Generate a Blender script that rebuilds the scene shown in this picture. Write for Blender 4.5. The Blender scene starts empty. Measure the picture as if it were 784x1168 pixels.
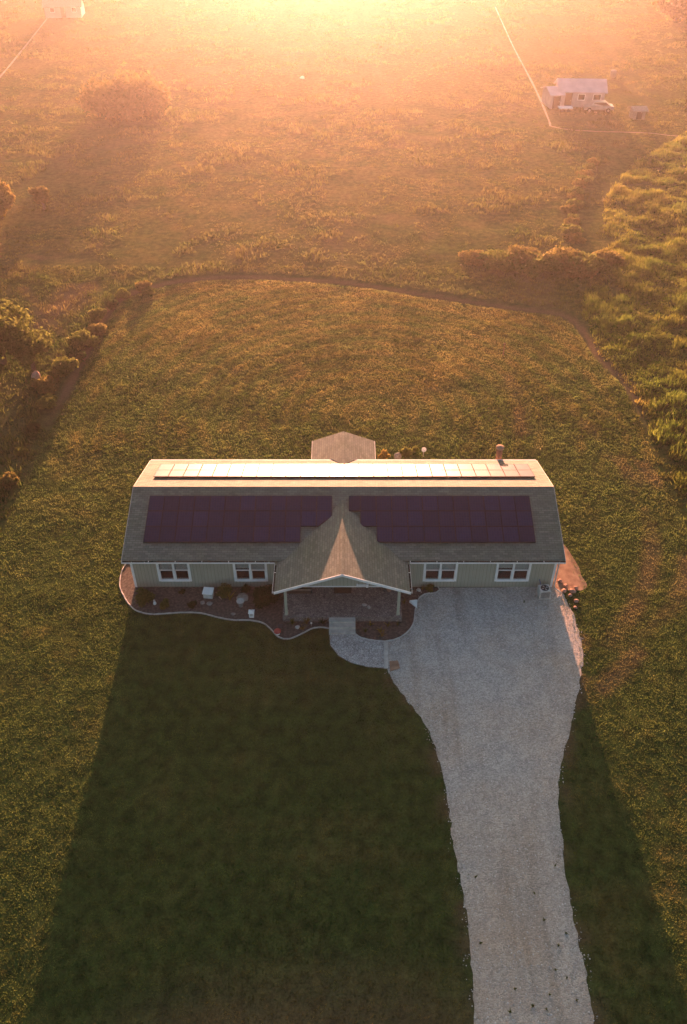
import bpy, math, random
import numpy as np
from mathutils import Vector, Matrix

random.seed(7)
RNG = np.random.default_rng(11)
R = math.radians
scene = bpy.context.scene
COL = scene.collection

# ------------------------------------------------------------------ camera
cam_d = bpy.data.cameras.new("drone_camera")
cam_d.sensor_fit = 'VERTICAL'
cam_d.sensor_height = 24.0
cam_d.lens = 24.0 * 955 / 1168
cam_d.clip_start = 0.5
cam_d.clip_end = 3000
cam = bpy.data.objects.new("drone_camera", cam_d)
COL.objects.link(cam)
cam.location = (0, 0, 35)
cam.rotation_euler = (R(90 - 40.5), 0, 0)
scene.camera = cam

# ------------------------------------------------------------------ light
SUN_ELEV, SUN_AZ = 5.8, 1.2          # azimuth: degrees west (-x) of straight ahead (+y)
SUN_STRENGTH = 5.0
SKY_STRENGTH = 0.05
EXPOSURE = 3.15
HAZE_DENSITY = 0.00026
HAZE_G = 0.79
HAZE_COLOR = (1.0, 0.92, 0.88)

world = bpy.data.worlds.new("World")
scene.world = world
world.use_nodes = True
wn = world.node_tree
bg = wn.nodes["Background"]
sky = wn.nodes.new("ShaderNodeTexSky")
sky.sky_type = 'NISHITA'
sky.sun_disc = False
sky.sun_elevation = R(SUN_ELEV)
sky.sun_rotation = R(-SUN_AZ)
sky.air_density = 1.0
sky.dust_density = 6.0
sky.ozone_density = 1.3
wn.links.new(sky.outputs[0], bg.inputs[0])
bg.inputs[1].default_value = SKY_STRENGTH

sun_d = bpy.data.lights.new("sun", 'SUN')
sun_d.energy = SUN_STRENGTH
sun_d.angle = R(0.55)
sun_d.color = (1.0, 0.43, 0.25)
sun = bpy.data.objects.new("sun", sun_d)
COL.objects.link(sun)
to_sun = Vector((-math.sin(R(SUN_AZ)) * math.cos(R(SUN_ELEV)), math.cos(R(SUN_AZ)) * math.cos(R(SUN_ELEV)), math.sin(R(SUN_ELEV))))
sun.rotation_euler = (-to_sun).to_track_quat('-Z', 'Y').to_euler()
sun.location = (0, 100, 60)

vs = scene.view_settings
vs.view_transform = 'Standard'
vs.look = 'None'
vs.gamma = 1
vs.use_curve_mapping = False
vs.exposure = EXPOSURE
scene.render.engine = 'CYCLES'
cy = scene.cycles
cy.use_denoising = True
cy.max_bounces = 6
cy.diffuse_bounces = 3
cy.glossy_bounces = 3
cy.transmission_bounces = 3
cy.transparent_max_bounces = 8
cy.volume_bounces = 1
cy.sample_clamp_indirect = 6

# ------------------------------------------------------------------ noise and zone helpers
def _hash(ix, iy, seed):
    h = (ix.astype(np.int64) * 374761393 + iy.astype(np.int64) * 668265263 + seed * 1442695041) & 0xffffffff
    h = ((h ^ (h >> 13)) * 1274126177) & 0xffffffff
    h = h ^ (h >> 16)
    return (h & 0xffff) / 65535.0

def vnoise(x, y, scale, seed=0):
    x = np.asarray(x, float) / scale; y = np.asarray(y, float) / scale
    ix = np.floor(x); iy = np.floor(y)
    fx = x - ix; fy = y - iy
    fx = fx * fx * (3 - 2 * fx); fy = fy * fy * (3 - 2 * fy)
    a = _hash(ix, iy, seed); b = _hash(ix + 1, iy, seed); c = _hash(ix, iy + 1, seed); d = _hash(ix + 1, iy + 1, seed)
    return (a * (1 - fx) + b * fx) * (1 - fy) + (c * (1 - fx) + d * fx) * fy

def fbm(x, y, scale, seed=0, oct=3):
    s = 0; w = 0; a = 1
    for k in range(oct):
        s = s + a * vnoise(x, y, scale / 2 ** k, seed + 17 * k); w += a; a *= 0.5
    return s / w

def inside(poly, x, y):
    x = np.asarray(x, float); y = np.asarray(y, float)
    res = np.zeros(x.shape, bool)
    n = len(poly); j = n - 1
    for i in range(n):
        xi, yi = poly[i]; xj, yj = poly[j]
        if yi != yj:
            c = ((yi > y) != (yj > y)) & (x < (xj - xi) * (y - yi) / (yj - yi) + xi)
            res ^= c
        j = i
    return res

def pdist(line, x, y, closed=False):
    x = np.asarray(x, float); y = np.asarray(y, float)
    best = np.full(x.shape, 1e9)
    pts = list(line) + ([line[0]] if closed else [])
    for (ax, ay), (bx, by) in zip(pts[:-1], pts[1:]):
        dx, dy = bx - ax, by - ay
        t = np.clip(((x - ax) * dx + (y - ay) * dy) / (dx * dx + dy * dy + 1e-9), 0, 1)
        best = np.minimum(best, np.hypot(x - ax - t * dx, y - ay - t * dy))
    return best

def smooth(e0, e1, v):
    t = np.clip((v - e0) / (e1 - e0), 0, 1)
    return t * t * (3 - 2 * t)

def spline(pts, closed=False, sub=6):
    """Catmull-Rom through 2-D or 3-D points"""
    P = [np.array(p, float) for p in pts]
    n = len(P); out = []
    rng = range(n if closed else n - 1)
    for i in rng:
        p1 = P[i]; p2 = P[(i + 1) % n]
        p0 = P[(i - 1) % n] if (closed or i > 0) else p1 * 2 - p2
        p3 = P[(i + 2) % n] if (closed or i + 2 < n) else p2 * 2 - p1
        for k in range(sub):
            t = k / sub
            out.append(0.5 * ((2 * p1) + (-p0 + p2) * t + (2 * p0 - 5 * p1 + 4 * p2 - p3) * t * t + (-p0 + 3 * p1 - 3 * p2 + p3) * t ** 3))
    if not closed: out.append(P[-1])
    return [tuple(p) for p in out]

# ground plan, metres (x to the right, y away from the camera's foot)
DRIVE = [(4.2, 34.2), (5.52, 34.2), (8.59, 34.2), (12.2, 34.2), (12.8, 32.83), (12.96, 30.85), (12.75, 28.99), (12.07, 26.69),
         (11.0, 24.05), (10.27, 22.11), (9.83, 20.3), (9.53, 17.43), (9.45, 15.21), (9.47, 13.19), (9.41, 11.41), (9.6, 7), (10.2, 2), (11.5, -6), (13.5, -20),
         (8.6, -20), (6.6, -6), (5.3, 2), (4.85, 7), (4.93, 11.41), (5.05, 13.52), (5.0, 16.29), (4.87, 18.62), (4.8, 20.3),
         (4.68, 22.11), (4.3, 24.05), (3.46, 25.87), (2.65, 27.25), (2.30, 28.3), (2.3, 30.1), (3.02, 30.34), (3.58, 30.85), (3.91, 31.5), (4.07, 32.49)]
BED_LEFT_EDGE = [(-12.2, 36.9), (-12.9, 36.4), (-13.15, 35.6), (-13.05, 34.36), (-12.61, 33.45), (-12.19, 32.83), (-11.7, 32.36), (-10.86, 32.09), (-9.98, 32.14), (-9.0, 32.22),
                 (-8.0, 32.16), (-7.07, 31.86), (-6.17, 31.65), (-5.24, 31.63), (-4.49, 31.43), (-4.02, 30.98), (-3.55, 30.41),
                 (-2.97, 30.28), (-2.27, 30.66), (-1.75, 31.02), (-1.26, 31.11), (-0.82, 31.04)]
BED_RIGHT_EDGE = [(0.66, 30.62), (0.96, 30.36), (1.58, 30.18), (2.29, 30.11), (3.02, 30.34), (3.58, 30.85), (3.91, 31.5), (4.07, 32.49),
                  (4.33, 33.31), (4.76, 33.68), (5.27, 33.75), (5.56, 34.0), (5.5, 34.2)]
WALK = [(-0.77, 30.58), (-0.72, 29.85), (-0.28, 29.12), (0.37, 28.64), (1.3, 28.34), (2.14, 28.26), (2.30, 30.05), (1.58, 30.12), (0.96, 30.3), (0.66, 30.58)]
MOW = [(-21.0, -30), (-21.3, 20), (-21.19, 37.98), (-21.59, 45.02), (-21.12, 52.49), (-20.71, 62.36), (-20.56, 68.65), (-19.55, 71.59), (-16.67, 73.77),
       (-11.87, 75.09), (-6.01, 74.9), (0.66, 73.77), (6.31, 71.76), (11.75, 69.84), (16.29, 68.48), (19.23, 67.48), (20.17, 64.62),
       (20.66, 60.2), (21.79, 56.17), (21.86, 51.34), (21.63, 46.0), (21.7, 39.62), (22.4, 30), (24, 0), (26, -30)]
MOW_S = spline(MOW[2:22], sub=3)
MOWPOLY = MOW[:2] + MOW_S + MOW[22:]
VEG = [(50, 125), (35.81, 107.21), (29.71, 95.33), (26.81, 83.09), (22.6, 73.03), (21.4, 67.81), (21.2, 60.91), (22.34, 56.17), (22.5, 51.34), (22.2, 47.01),
       (22.3, 42.22), (22.8, 36), (24, 28), (70, 28), (90, 60), (90, 125)]
TRACKS = [([(33.23, 211.3), (31.6, 180), (31.04, 166.97), (30.26, 144.41), (29.3, 128), (28.92, 123.99)], 0.45),
          ([(28.92, 123.99), (31, 122.4), (34.73, 121.57), (41.75, 120.78), (48.32, 118.85), (80, 114)], 0.45),
          ([(-56.0, 140), (-56.45, 150.95), (-58.32, 169.68), (-61.64, 199.82)], 0.5)]
RUTS_AND_SHADOW = [[(14.6, 30), (17.4, 34), (19.3, 39), (19.6, 44), (17.5, 52), (15.5, 58)], [(13.4, 27), (16.4, 30), (20.2, 35), (21.0, 40), (20.6, 46), (19.0, 53)],
        [(13.3, 61), (13.0, 50)], [(-30, 73), (-25, 66), (-23, 60)], [(-46, 92), (-38, 84), (-30, 80)], [(20, 24), (17, 14), (16, 2)]]  # straight line from the stake: its cast shadow put into the soil colour
HOUSE_PAD = [(-12.3, 33.0), (12.3, 33.0), (12.3, 43.2), (-12.3, 43.2)]

BED_LEFT = spline(BED_LEFT_EDGE, sub=4) + [(-0.8, 31.6), (-0.8, 34.3), (-12.15, 34.3), (-12.15, 36.9)]
BED_RIGHT = spline(BED_RIGHT_EDGE, sub=4) + [(0.66, 34.3)]
WALK_S = WALK

def zones(x, y):
    """dryness, bare soil, tall-growth of the ground at (x, y)"""
    dm = pdist(MOWPOLY, x, y, True)
    inm = inside(MOWPOLY, x, y)
    sd = np.where(inm, dm, -dm)
    veg = np.where(inside(VEG, x, y), 1.0, 0.0) * smooth(0, 1.6, pdist(VEG, x, y, True) + 0.8 * fbm(x, y, 2.0, 5) - .4)
    n1 = fbm(x, y, 14, 1, 4); n2 = fbm(x, y, 3.5, 2, 3); n3 = fbm(x, y, 1.2, 22, 2)
    back = smooth(46, 60, y) * smooth(22, 12, np.abs(x - 1 + 0.1 * (y - 60)))
    dry = 0.08 + 0.42 * back * inm + np.where(inm, 0.0, 0.30 * smooth(60, 80, y)) + 0.75 * (n1 - 0.5) + 0.6 * (n2 - 0.5) + 0.60 * (n3 - .5)
    dry = dry - 0.20 * smooth(45, 34, y)
    # drier strips beside the mown edge
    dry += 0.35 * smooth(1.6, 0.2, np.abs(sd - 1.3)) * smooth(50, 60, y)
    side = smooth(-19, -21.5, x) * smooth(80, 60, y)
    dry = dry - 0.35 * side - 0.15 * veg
    dry += 0.38 * smooth(0.52, 0.62, fbm(x, y, 5, 41)) * smooth(30, 10, y) * smooth(-7.5, -4, x) * inm      # browner patches, stronger towards the near end of the lawn
    dry += 0.45 * smooth(6.0, 2, np.hypot((x + 1) / 1.8, y - 9.5)) * inm  # browner oval at the near end of the lawn
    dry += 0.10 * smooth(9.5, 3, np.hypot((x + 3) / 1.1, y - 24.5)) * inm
    stripe = 0.5 + 0.5 * np.sin(x * 2 * np.pi / 1.05 + 0.6 * np.sin(y * .13))
    dry = dry + 0.26 * (stripe - .5) * inm * smooth(34, 30, y)
    dry = dry + 0.12 * np.sin(y * 2 * np.pi / 1.6) * inm * smooth(34, 30, y)
    arc = np.hypot(x - 2, (y - 52) * 1.0)
    dry = dry + 0.18 * np.sin(arc * 2 * np.pi / 1.5) * inm * smooth(44, 48, y)
    soil = np.zeros_like(np.asarray(x, float))
    for r in RUTS_AND_SHADOW:
        soil = np.maximum(soil, 0.5 * smooth(0.9, 0.15, pdist(spline(r, sub=4), x, y)) * smooth(.3, .6, fbm(x, y, 3, 9)))
    soil = np.maximum(soil, 0.8 * smooth(3.2, 0, pdist([(-27, 66), (-25.5, 70), (-24, 75)], x, y)) * smooth(.35, .6, n2))
    soil = np.maximum(soil, 0.22 * smooth(0.60, 0.72, fbm(x, y, 9, 33)) * (1 - inm) * (1 - veg))
    soil = np.maximum(soil, 0.6 * smooth(0.9, 0.0, pdist(DRIVE, x, y, True)) * smooth(.4, .62, n3))
    soil = np.maximum(soil, .42 * smooth(6.5, 3.0, np.hypot((x + 1) / 1.8, y - 8.5) + 1.5 * (n3 - .5)) * inm)  # reddish-brown tint over the same near oval
    soil = np.maximum(soil, .8 * smooth(.65, .15, np.abs(sd + .5)) * smooth(48, 56, y))
    # low furrow along the mown edge at the back
    ditch = smooth(0.95, 0.1, np.abs(sd + 0.5)) * smooth(40, 52, y)
    tall = np.where(inm, 0.0, 1.0) * smooth(0.2, 1.8, -sd)
    return np.clip(dry, 0, 1), np.clip(soil, 0, 1), tall, veg, ditch, inm

def ground_z(x, y):
    dry, soil, tall, veg, ditch, inm = zones(x, y)
    near = smooth(0.5, 3.0, np.minimum(pdist(DRIVE, x, y, True), pdist(HOUSE_PAD, x, y, True)))
    near = near * (1 - inside(DRIVE, x, y)) * (1 - inside(HOUSE_PAD, x, y)) * smooth(0.4, 2.5, pdist(BED_LEFT, x, y, True)) * (1 - inside(BED_LEFT, x, y)) * (1 - inside(BED_RIGHT, x, y)) * (1 - inside(WALK_S, x, y)) * smooth(.2, 1.5, pdist(WALK_S, x, y, True))
    for t, w in TRACKS:
        near = near * smooth(w, w + 2.5, pdist(t, x, y))
    z = near * (0.10 * (fbm(x, y, 2.4, 61) - .5) + 0.05 * (fbm(x, y, 9, 62) - .5) + 0.022 * (vnoise(x, y, .9, 63) - .5))
    z = z + tall * near * (0.26 * (fbm(x, y, 5.0, 64) - .5) + 0.15 * (fbm(x, y, 1.8, 65, 2) - .5))
    z = z + veg * (0.35 * (fbm(x, y, 2.6, 66) - .3) + 0.22 * (vnoise(x, y, 1.2, 67) - .5))
    z = z - 0.07 * ditch + 0.05 * smooth(1.3, .5, np.abs(pdist(MOWPOLY, x, y, True) - 1.6)) * (1 - inm) * smooth(50, 58, y) * np.ones_like(z)
    # the ground falls away very slightly at the far left
    return z

# ------------------------------------------------------------------ materials
def new_mat(name):
    m = bpy.data.materials.new(name); m.use_nodes = True
    nt = m.node_tree; b = nt.nodes["Principled BSDF"]
    return m, nt, b

def noisy(name, c1, c2, scale=3.0, rough=0.8, bump=0.0, bscale=None, detail=4, spec=0.3, metal=0.0, coord='Object', c3=None):
    m, nt, b = new_mat(name)
    tc = nt.nodes.new("ShaderNodeTexCoord")
    n = nt.nodes.new("ShaderNodeTexNoise"); n.inputs['Scale'].default_value = scale; n.inputs['Detail'].default_value = detail
    nt.links.new(tc.outputs[coord], n.inputs['Vector'])
    r = nt.nodes.new("ShaderNodeValToRGB")
    r.color_ramp.elements[0].position = 0.32; r.color_ramp.elements[0].color = (*c1, 1)
    r.color_ramp.elements[1].position = 0.68; r.color_ramp.elements[1].color = (*c2, 1)
    if c3:
        e = r.color_ramp.elements.new(0.5); e.color = (*c3, 1)
    nt.links.new(n.outputs['Fac'], r.inputs[0]); nt.links.new(r.outputs[0], b.inputs['Base Color'])
    b.inputs['Roughness'].default_value = rough; b.inputs['Specular IOR Level'].default_value = spec; b.inputs['Metallic'].default_value = metal
    if bump:
        n2 = nt.nodes.new("ShaderNodeTexNoise"); n2.inputs['Scale'].default_value = bscale or scale * 5; n2.inputs['Detail'].default_value = 3
        nt.links.new(tc.outputs[coord], n2.inputs['Vector'])
        bp = nt.nodes.new("ShaderNodeBump"); bp.inputs['Strength'].default_value = bump; bp.inputs['Distance'].default_value = 0.03
        nt.links.new(n2.outputs['Fac'], bp.inputs['Height']); nt.links.new(bp.outputs[0], b.inputs['Normal'])
    return m

def mixc(nt, fac, a, b_, blend='MIX'):
    n = nt.nodes.new("ShaderNodeMix"); n.data_type = 'RGBA'; n.blend_type = blend
    for s, v in ((n.inputs[0], fac), (n.inputs[6], a), (n.inputs[7], b_)):
        if isinstance(v, (int, float)): s.default_value = v
        elif isinstance(v, tuple): s.default_value = (*v, 1)
        else: nt.links.new(v, s)
    return n.outputs[2]

def mth(nt, op, a, b_=0.0, clamp=False):
    n = nt.nodes.new("ShaderNodeMath"); n.operation = op; n.use_clamp = clamp
    for s, v in ((n.inputs[0], a), (n.inputs[1], b_)):
        if isinstance(v, (int, float)): s.default_value = v
        else: nt.links.new(v, s)
    return n.outputs[0]

def ramp(nt, src, p0, p1):
    n = nt.nodes.new("ShaderNodeMapRange"); n.inputs[1].default_value = p0; n.inputs[2].default_value = p1
    nt.links.new(src, n.inputs[0]); n.clamp = True
    return n.outputs[0]

def noise(nt, vec, scale, detail=3, rough=.5):
    n = nt.nodes.new("ShaderNodeTexNoise"); n.inputs['Scale'].default_value = scale; n.inputs['Detail'].default_value = detail
    n.inputs['Roughness'].default_value = rough
    nt.links.new(vec, n.inputs['Vector']); return n.outputs['Fac']

GREEN_D, GREEN_L = (0.028, 0.050, 0.017), (0.070, 0.100, 0.030)
DRY_D, DRY_L = (0.085, 0.075, 0.026), (0.165, 0.140, 0.055)
SOIL = (0.16, 0.105, 0.070)

def grass_color(nt, vec):
    a = nt.nodes.new("ShaderNodeAttribute"); a.attribute_name = "dry"
    s = nt.nodes.new("ShaderNodeAttribute"); s.attribute_name = "soil"
    n = noise(nt, vec, 1.7, 5, .6); n2 = noise(nt, vec, 0.35, 3)
    g = mixc(nt, ramp(nt, n, .35, .65), GREEN_D, GREEN_L)
    d = mixc(nt, ramp(nt, n, .3, .7), DRY_D, DRY_L)
    f = mth(nt, 'ADD', a.outputs['Fac'], mth(nt, 'MULTIPLY', mth(nt, 'SUBTRACT', n2, .5), .7), True)
    c = mixc(nt, f, g, d)
    return mixc(nt, s.outputs['Fac'], c, SOIL), n

def ground_mat():
    m, nt, b = new_mat("meadow_ground")
    tc = nt.nodes.new("ShaderNodeTexCoord")
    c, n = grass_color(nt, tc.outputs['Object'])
    fine = noise(nt, tc.outputs['Object'], 9, 4, .7)
    c = mixc(nt, ramp(nt, fine, .35, .7), mixc(nt, 1.0, c, (.55, .55, .55), 'MULTIPLY'), c)
    nt.links.new(c, b.inputs['Base Color'])
    b.inputs['Roughness'].default_value = 1; b.inputs['Specular IOR Level'].default_value = 0.0
    bp = nt.nodes.new("ShaderNodeBump"); bp.inputs['Strength'].default_value = 0.6; bp.inputs['Distance'].default_value = 0.05
    nt.links.new(fine, bp.inputs['Height']); nt.links.new(bp.outputs[0], b.inputs['Normal'])
    return m

def blade_mat(name, tint=(1, 1, 1), transl=0.6):
    m, nt, b = new_mat(name)
    tc = nt.nodes.new("ShaderNodeTexCoord")
    c, n = grass_color(nt, tc.outputs['Object'])
    v = nt.nodes.new("ShaderNodeAttribute"); v.attribute_name = "vary"
    c = mixc(nt, v.outputs['Fac'], mixc(nt, 1.0, c, (.52, .56, .52), 'MULTIPLY'), mixc(nt, 1.0, c, (1.4, 1.38, 1.25), 'MULTIPLY'))
    c = mixc(nt, 1.0, c, tint, 'MULTIPLY')
    d = nt.nodes.new("ShaderNodeBsdfDiffuse"); t = nt.nodes.new("ShaderNodeBsdfTranslucent"); mx = nt.nodes.new("ShaderNodeMixShader")
    nt.links.new(c, d.inputs[0]); nt.links.new(c, t.inputs[0]); mx.inputs[0].default_value = transl
    nt.links.new(d.outputs[0], mx.inputs[1]); nt.links.new(t.outputs[0], mx.inputs[2])
    nt.links.new(mx.outputs[0], nt.nodes["Material Output"].inputs[0])
    return m

def leaf_mat(name, c1, c2, transl=0.5):
    m, nt, b = new_mat(name)
    v = nt.nodes.new("ShaderNodeAttribute"); v.attribute_name = "vary"
    c = mixc(nt, v.outputs['Fac'], c1, c2)
    d = nt.nodes.new("ShaderNodeBsdfDiffuse"); t = nt.nodes.new("ShaderNodeBsdfTranslucent"); mx = nt.nodes.new("ShaderNodeMixShader")
    nt.links.new(c, d.inputs[0]); nt.links.new(c, t.inputs[0]); mx.inputs[0].default_value = transl
    nt.links.new(d.outputs[0], mx.inputs[1]); nt.links.new(t.outputs[0], mx.inputs[2])
    nt.links.new(mx.outputs[0], nt.nodes["Material Output"].inputs[0])
    return m

def shingle_mat():
    m, nt, b = new_mat("asphalt_shingles")
    uv = nt.nodes.new("ShaderNodeUVMap").outputs[0]
    br = nt.nodes.new("ShaderNodeTexBrick"); nt.links.new(uv, br.inputs['Vector'])
    br.inputs['Scale'].default_value = 1; br.inputs['Brick Width'].default_value = 0.32; br.inputs['Row Height'].default_value = 0.145
    br.inputs['Mortar Size'].default_value = 0.012; br.inputs['Mortar Smooth'].default_value = .4; br.inputs['Bias'].default_value = 0.0
    br.inputs['Color1'].default_value = (.112, .128, .110, 1); br.inputs['Color2'].default_value = (.166, .182, .158, 1); br.inputs['Mortar'].default_value = (.085, .083, .066, 1)
    st = nt.nodes.new("ShaderNodeMapping"); st.inputs['Scale'].default_value = (1.0, 1.8, 1); nt.links.new(uv, st.inputs[0])
    n1 = noise(nt, st.outputs[0], 1.4, 4, .6); n2 = noise(nt, uv, 0.6, 4)
    c = mixc(nt, ramp(nt, n1, .3, .7), mixc(nt, 1.0, br.outputs[0], (.82, .83, .84), 'MULTIPLY'), mixc(nt, 1.0, br.outputs[0], (1.12, 1.10, 1.05), 'MULTIPLY'))
    c = mixc(nt, ramp(nt, n2, .45, .75), c, mixc(nt, 1.0, c, (.78, .84, .74), 'MULTIPLY'))
    nt.links.new(c, b.inputs['Base Color'])
    b.inputs['Roughness'].default_value = .9; b.inputs['Specular IOR Level'].default_value = .25
    g = noise(nt, uv, 60, 2)
    h = mth(nt, 'ADD', mth(nt, 'MULTIPLY', br.outputs['Fac'], -1), mth(nt, 'MULTIPLY', g, .35))
    bp = nt.nodes.new("ShaderNodeBump"); bp.inputs['Strength'].default_value = .35; bp.inputs['Distance'].default_value = .01
    nt.links.new(h, bp.inputs['Height']); nt.links.new(bp.outputs[0], b.inputs['Normal'])
    return m

def siding_mat():
    m, nt, b = new_mat("sage_board_siding")
    uv = nt.nodes.new("ShaderNodeUVMap").outputs[0]
    sx = nt.nodes.new("ShaderNodeSeparateXYZ"); nt.links.new(uv, sx.inputs[0])
    f = mth(nt, 'FRACT', mth(nt, 'MULTIPLY', sx.outputs[0], 1 / 0.20))
    groove = mth(nt, 'LESS_THAN', f, .09)
    st = nt.nodes.new("ShaderNodeMapping"); st.inputs['Scale'].default_value = (9, .6, 1); nt.links.new(uv, st.inputs[0])
    n1 = noise(nt, st.outputs[0], 1.2, 4)
    c = mixc(nt, ramp(nt, n1, .3, .7), (.290, .300, .240), (.345, .355, .285))
    c = mixc(nt, groove, c, (.18, .195, .145))
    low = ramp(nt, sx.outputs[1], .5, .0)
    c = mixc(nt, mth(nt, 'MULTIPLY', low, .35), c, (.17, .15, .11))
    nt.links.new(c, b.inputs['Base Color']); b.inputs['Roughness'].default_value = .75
    bp = nt.nodes.new("ShaderNodeBump"); bp.inputs['Strength'].default_value = .5; bp.inputs['Distance'].default_value = .012
    nt.links.new(mth(nt, 'MULTIPLY', groove, -1), bp.inputs['Height']); nt.links.new(bp.outputs[0], b.inputs['Normal'])
    return m

def panel_mat():
    m, nt, b = new_mat("black_solar_glass")
    uv = nt.nodes.new("ShaderNodeUVMap").outputs[0]
    br = nt.nodes.new("ShaderNodeTexBrick"); nt.links.new(uv, br.inputs['Vector'])
    br.offset = 0; br.inputs['Brick Width'].default_value = .148; br.inputs['Row Height'].default_value = .175; br.inputs['Mortar Size'].default_value = .004
    br.inputs['Scale'].default_value = 1
    br.inputs['Color1'].default_value = (.003, .012, .040, 1); br.inputs['Color2'].default_value = (.005, .016, .050, 1); br.inputs['Mortar'].default_value = (.035, .036, .048, 1)
    ob = nt.nodes.new("ShaderNodeObjectInfo")
    c = mixc(nt, ob.outputs['Random'], br.outputs[0], mixc(nt, 1.0, br.outputs[0], (1.4, 1.4, 1.5), 'MULTIPLY'))
    dn = noise(nt, uv, 2.5, 4)
    c = mixc(nt, mth(nt, 'MULTIPLY', ramp(nt, dn, .4, .8), .02), c, (.15, .15, .15))
    nt.links.new(c, b.inputs['Base Color'])
    b.inputs['Roughness'].default_value = .40; b.inputs['Specular IOR Level'].default_value = .06
    return m

def stretch(nt, vec, sc):
    m = nt.nodes.new("ShaderNodeMapping"); m.inputs['Scale'].default_value = sc; nt.links.new(vec, m.inputs[0]); return m.outputs[0]

def gravel_mat():
    m, nt, b = new_mat("grey_gravel")
    tc = nt.nodes.new("ShaderNodeTexCoord").outputs['Object']
    v = nt.nodes.new("ShaderNodeTexVoronoi"); v.inputs['Scale'].default_value = 17; nt.links.new(tc, v.inputs['Vector'])
    wv = nt.nodes.new("ShaderNodeTexVoronoi"); wv.feature = 'DISTANCE_TO_EDGE'; wv.inputs['Scale'].default_value = 1.6
    dist = nt.nodes.new("ShaderNodeVectorMath"); dist.operation = 'ADD'
    nn = nt.nodes.new("ShaderNodeTexNoise"); nn.inputs['Scale'].default_value = 2.5; nn.inputs['Detail'].default_value = 4; nt.links.new(tc, nn.inputs['Vector'])
    sc_ = nt.nodes.new("ShaderNodeVectorMath"); sc_.operation = 'SCALE'; sc_.inputs['Scale'].default_value = .9; nt.links.new(nn.outputs['Color'], sc_.inputs[0])
    nt.links.new(tc, dist.inputs[0]); nt.links.new(sc_.outputs[0], dist.inputs[1]); nt.links.new(dist.outputs[0], wv.inputs['Vector'])
    base = mixc(nt, v.outputs['Color'], (.20, .205, .21), (.46, .455, .44))
    sep = nt.nodes.new("ShaderNodeSeparateColor"); nt.links.new(v.outputs['Color'], sep.inputs[0])
    base = mixc(nt, sep.outputs[0], (.285, .275, .255), (.49, .47, .435))
    n1 = noise(nt, tc, .22, 4, .6); n2 = noise(nt, tc, 1.1, 5, .65)
    c = mixc(nt, ramp(nt, n1, .42, .68), base, mixc(nt, 1.0, base, (1.05, .93, .82), 'MULTIPLY'))
    c = mixc(nt, ramp(nt, n2, .3, .75), mixc(nt, 1.0, c, (.83, .84, .86), 'MULTIPLY'), mixc(nt, 1.0, c, (1.08, 1.07, 1.06), 'MULTIPLY'))
    c = mixc(nt, mth(nt, 'MULTIPLY', ramp(nt, wv.outputs['Distance'], .06, .0), .22), c, (.12, .12, .11))
    sx = nt.nodes.new("ShaderNodeSeparateXYZ"); nt.links.new(tc, sx.inputs[0])
    warm = mth(nt, 'MULTIPLY', ramp(nt, sx.outputs[1], 22, 12), ramp(nt, noise(nt, tc, .5, 4), .35, .65))
    c = mixc(nt, mth(nt, 'MULTIPLY', warm, .45), c, (.34, .27, .21))
    wt = noise(nt, stretch(nt, tc, (1.6, .12, 1)), .8, 3)
    c = mixc(nt, ramp(nt, wt, .52, .72), c, mixc(nt, 1.0, c, (.80, .78, .75), 'MULTIPLY'))
    nt.links.new(c, b.inputs['Base Color']); b.inputs['Roughness'].default_value = .95; b.inputs['Specular IOR Level'].default_value = .2
    bp = nt.nodes.new("ShaderNodeBump"); bp.inputs['Strength'].default_value = .8; bp.inputs['Distance'].default_value = .02
    nt.links.new(mth(nt, 'MULTIPLY', v.outputs['Distance'], -1), bp.inputs['Height']); nt.links.new(bp.outputs[0], b.inputs['Normal'])
    return m

def pebble_concrete(name, c1, c2, scale=9):
    m, nt, b = new_mat(name)
    tc = nt.nodes.new("ShaderNodeTexCoord").outputs['Object']
    v = nt.nodes.new("ShaderNodeTexVoronoi"); v.inputs['Scale'].default_value = scale; v.feature = 'DISTANCE_TO_EDGE'; nt.links.new(tc, v.inputs['Vector'])
    v2 = nt.nodes.new("ShaderNodeTexVoronoi"); v2.inputs['Scale'].default_value = scale; nt.links.new(tc, v2.inputs['Vector'])
    sep = nt.nodes.new("ShaderNodeSeparateColor"); nt.links.new(v2.outputs['Color'], sep.inputs[0])
    c = mixc(nt, sep.outputs[0], c1, c2)
    c = mixc(nt, ramp(nt, v.outputs['Distance'], .09, .02), c, tuple(q * .45 for q in c1))
    n1 = noise(nt, tc, .9, 3)
    c = mixc(nt, ramp(nt, n1, .3, .75), mixc(nt, 1.0, c, (.8, .8, .8), 'MULTIPLY'), c)
    nt.links.new(c, b.inputs['Base Color']); b.inputs['Roughness'].default_value = .85
    bp = nt.nodes.new("ShaderNodeBump"); bp.inputs['Strength'].default_value = .5; bp.inputs['Distance'].default_value = .01
    nt.links.new(ramp(nt, v.outputs['Distance'], 0, .1), bp.inputs['Height']); nt.links.new(bp.outputs[0], b.inputs['Normal'])
    return m

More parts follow.
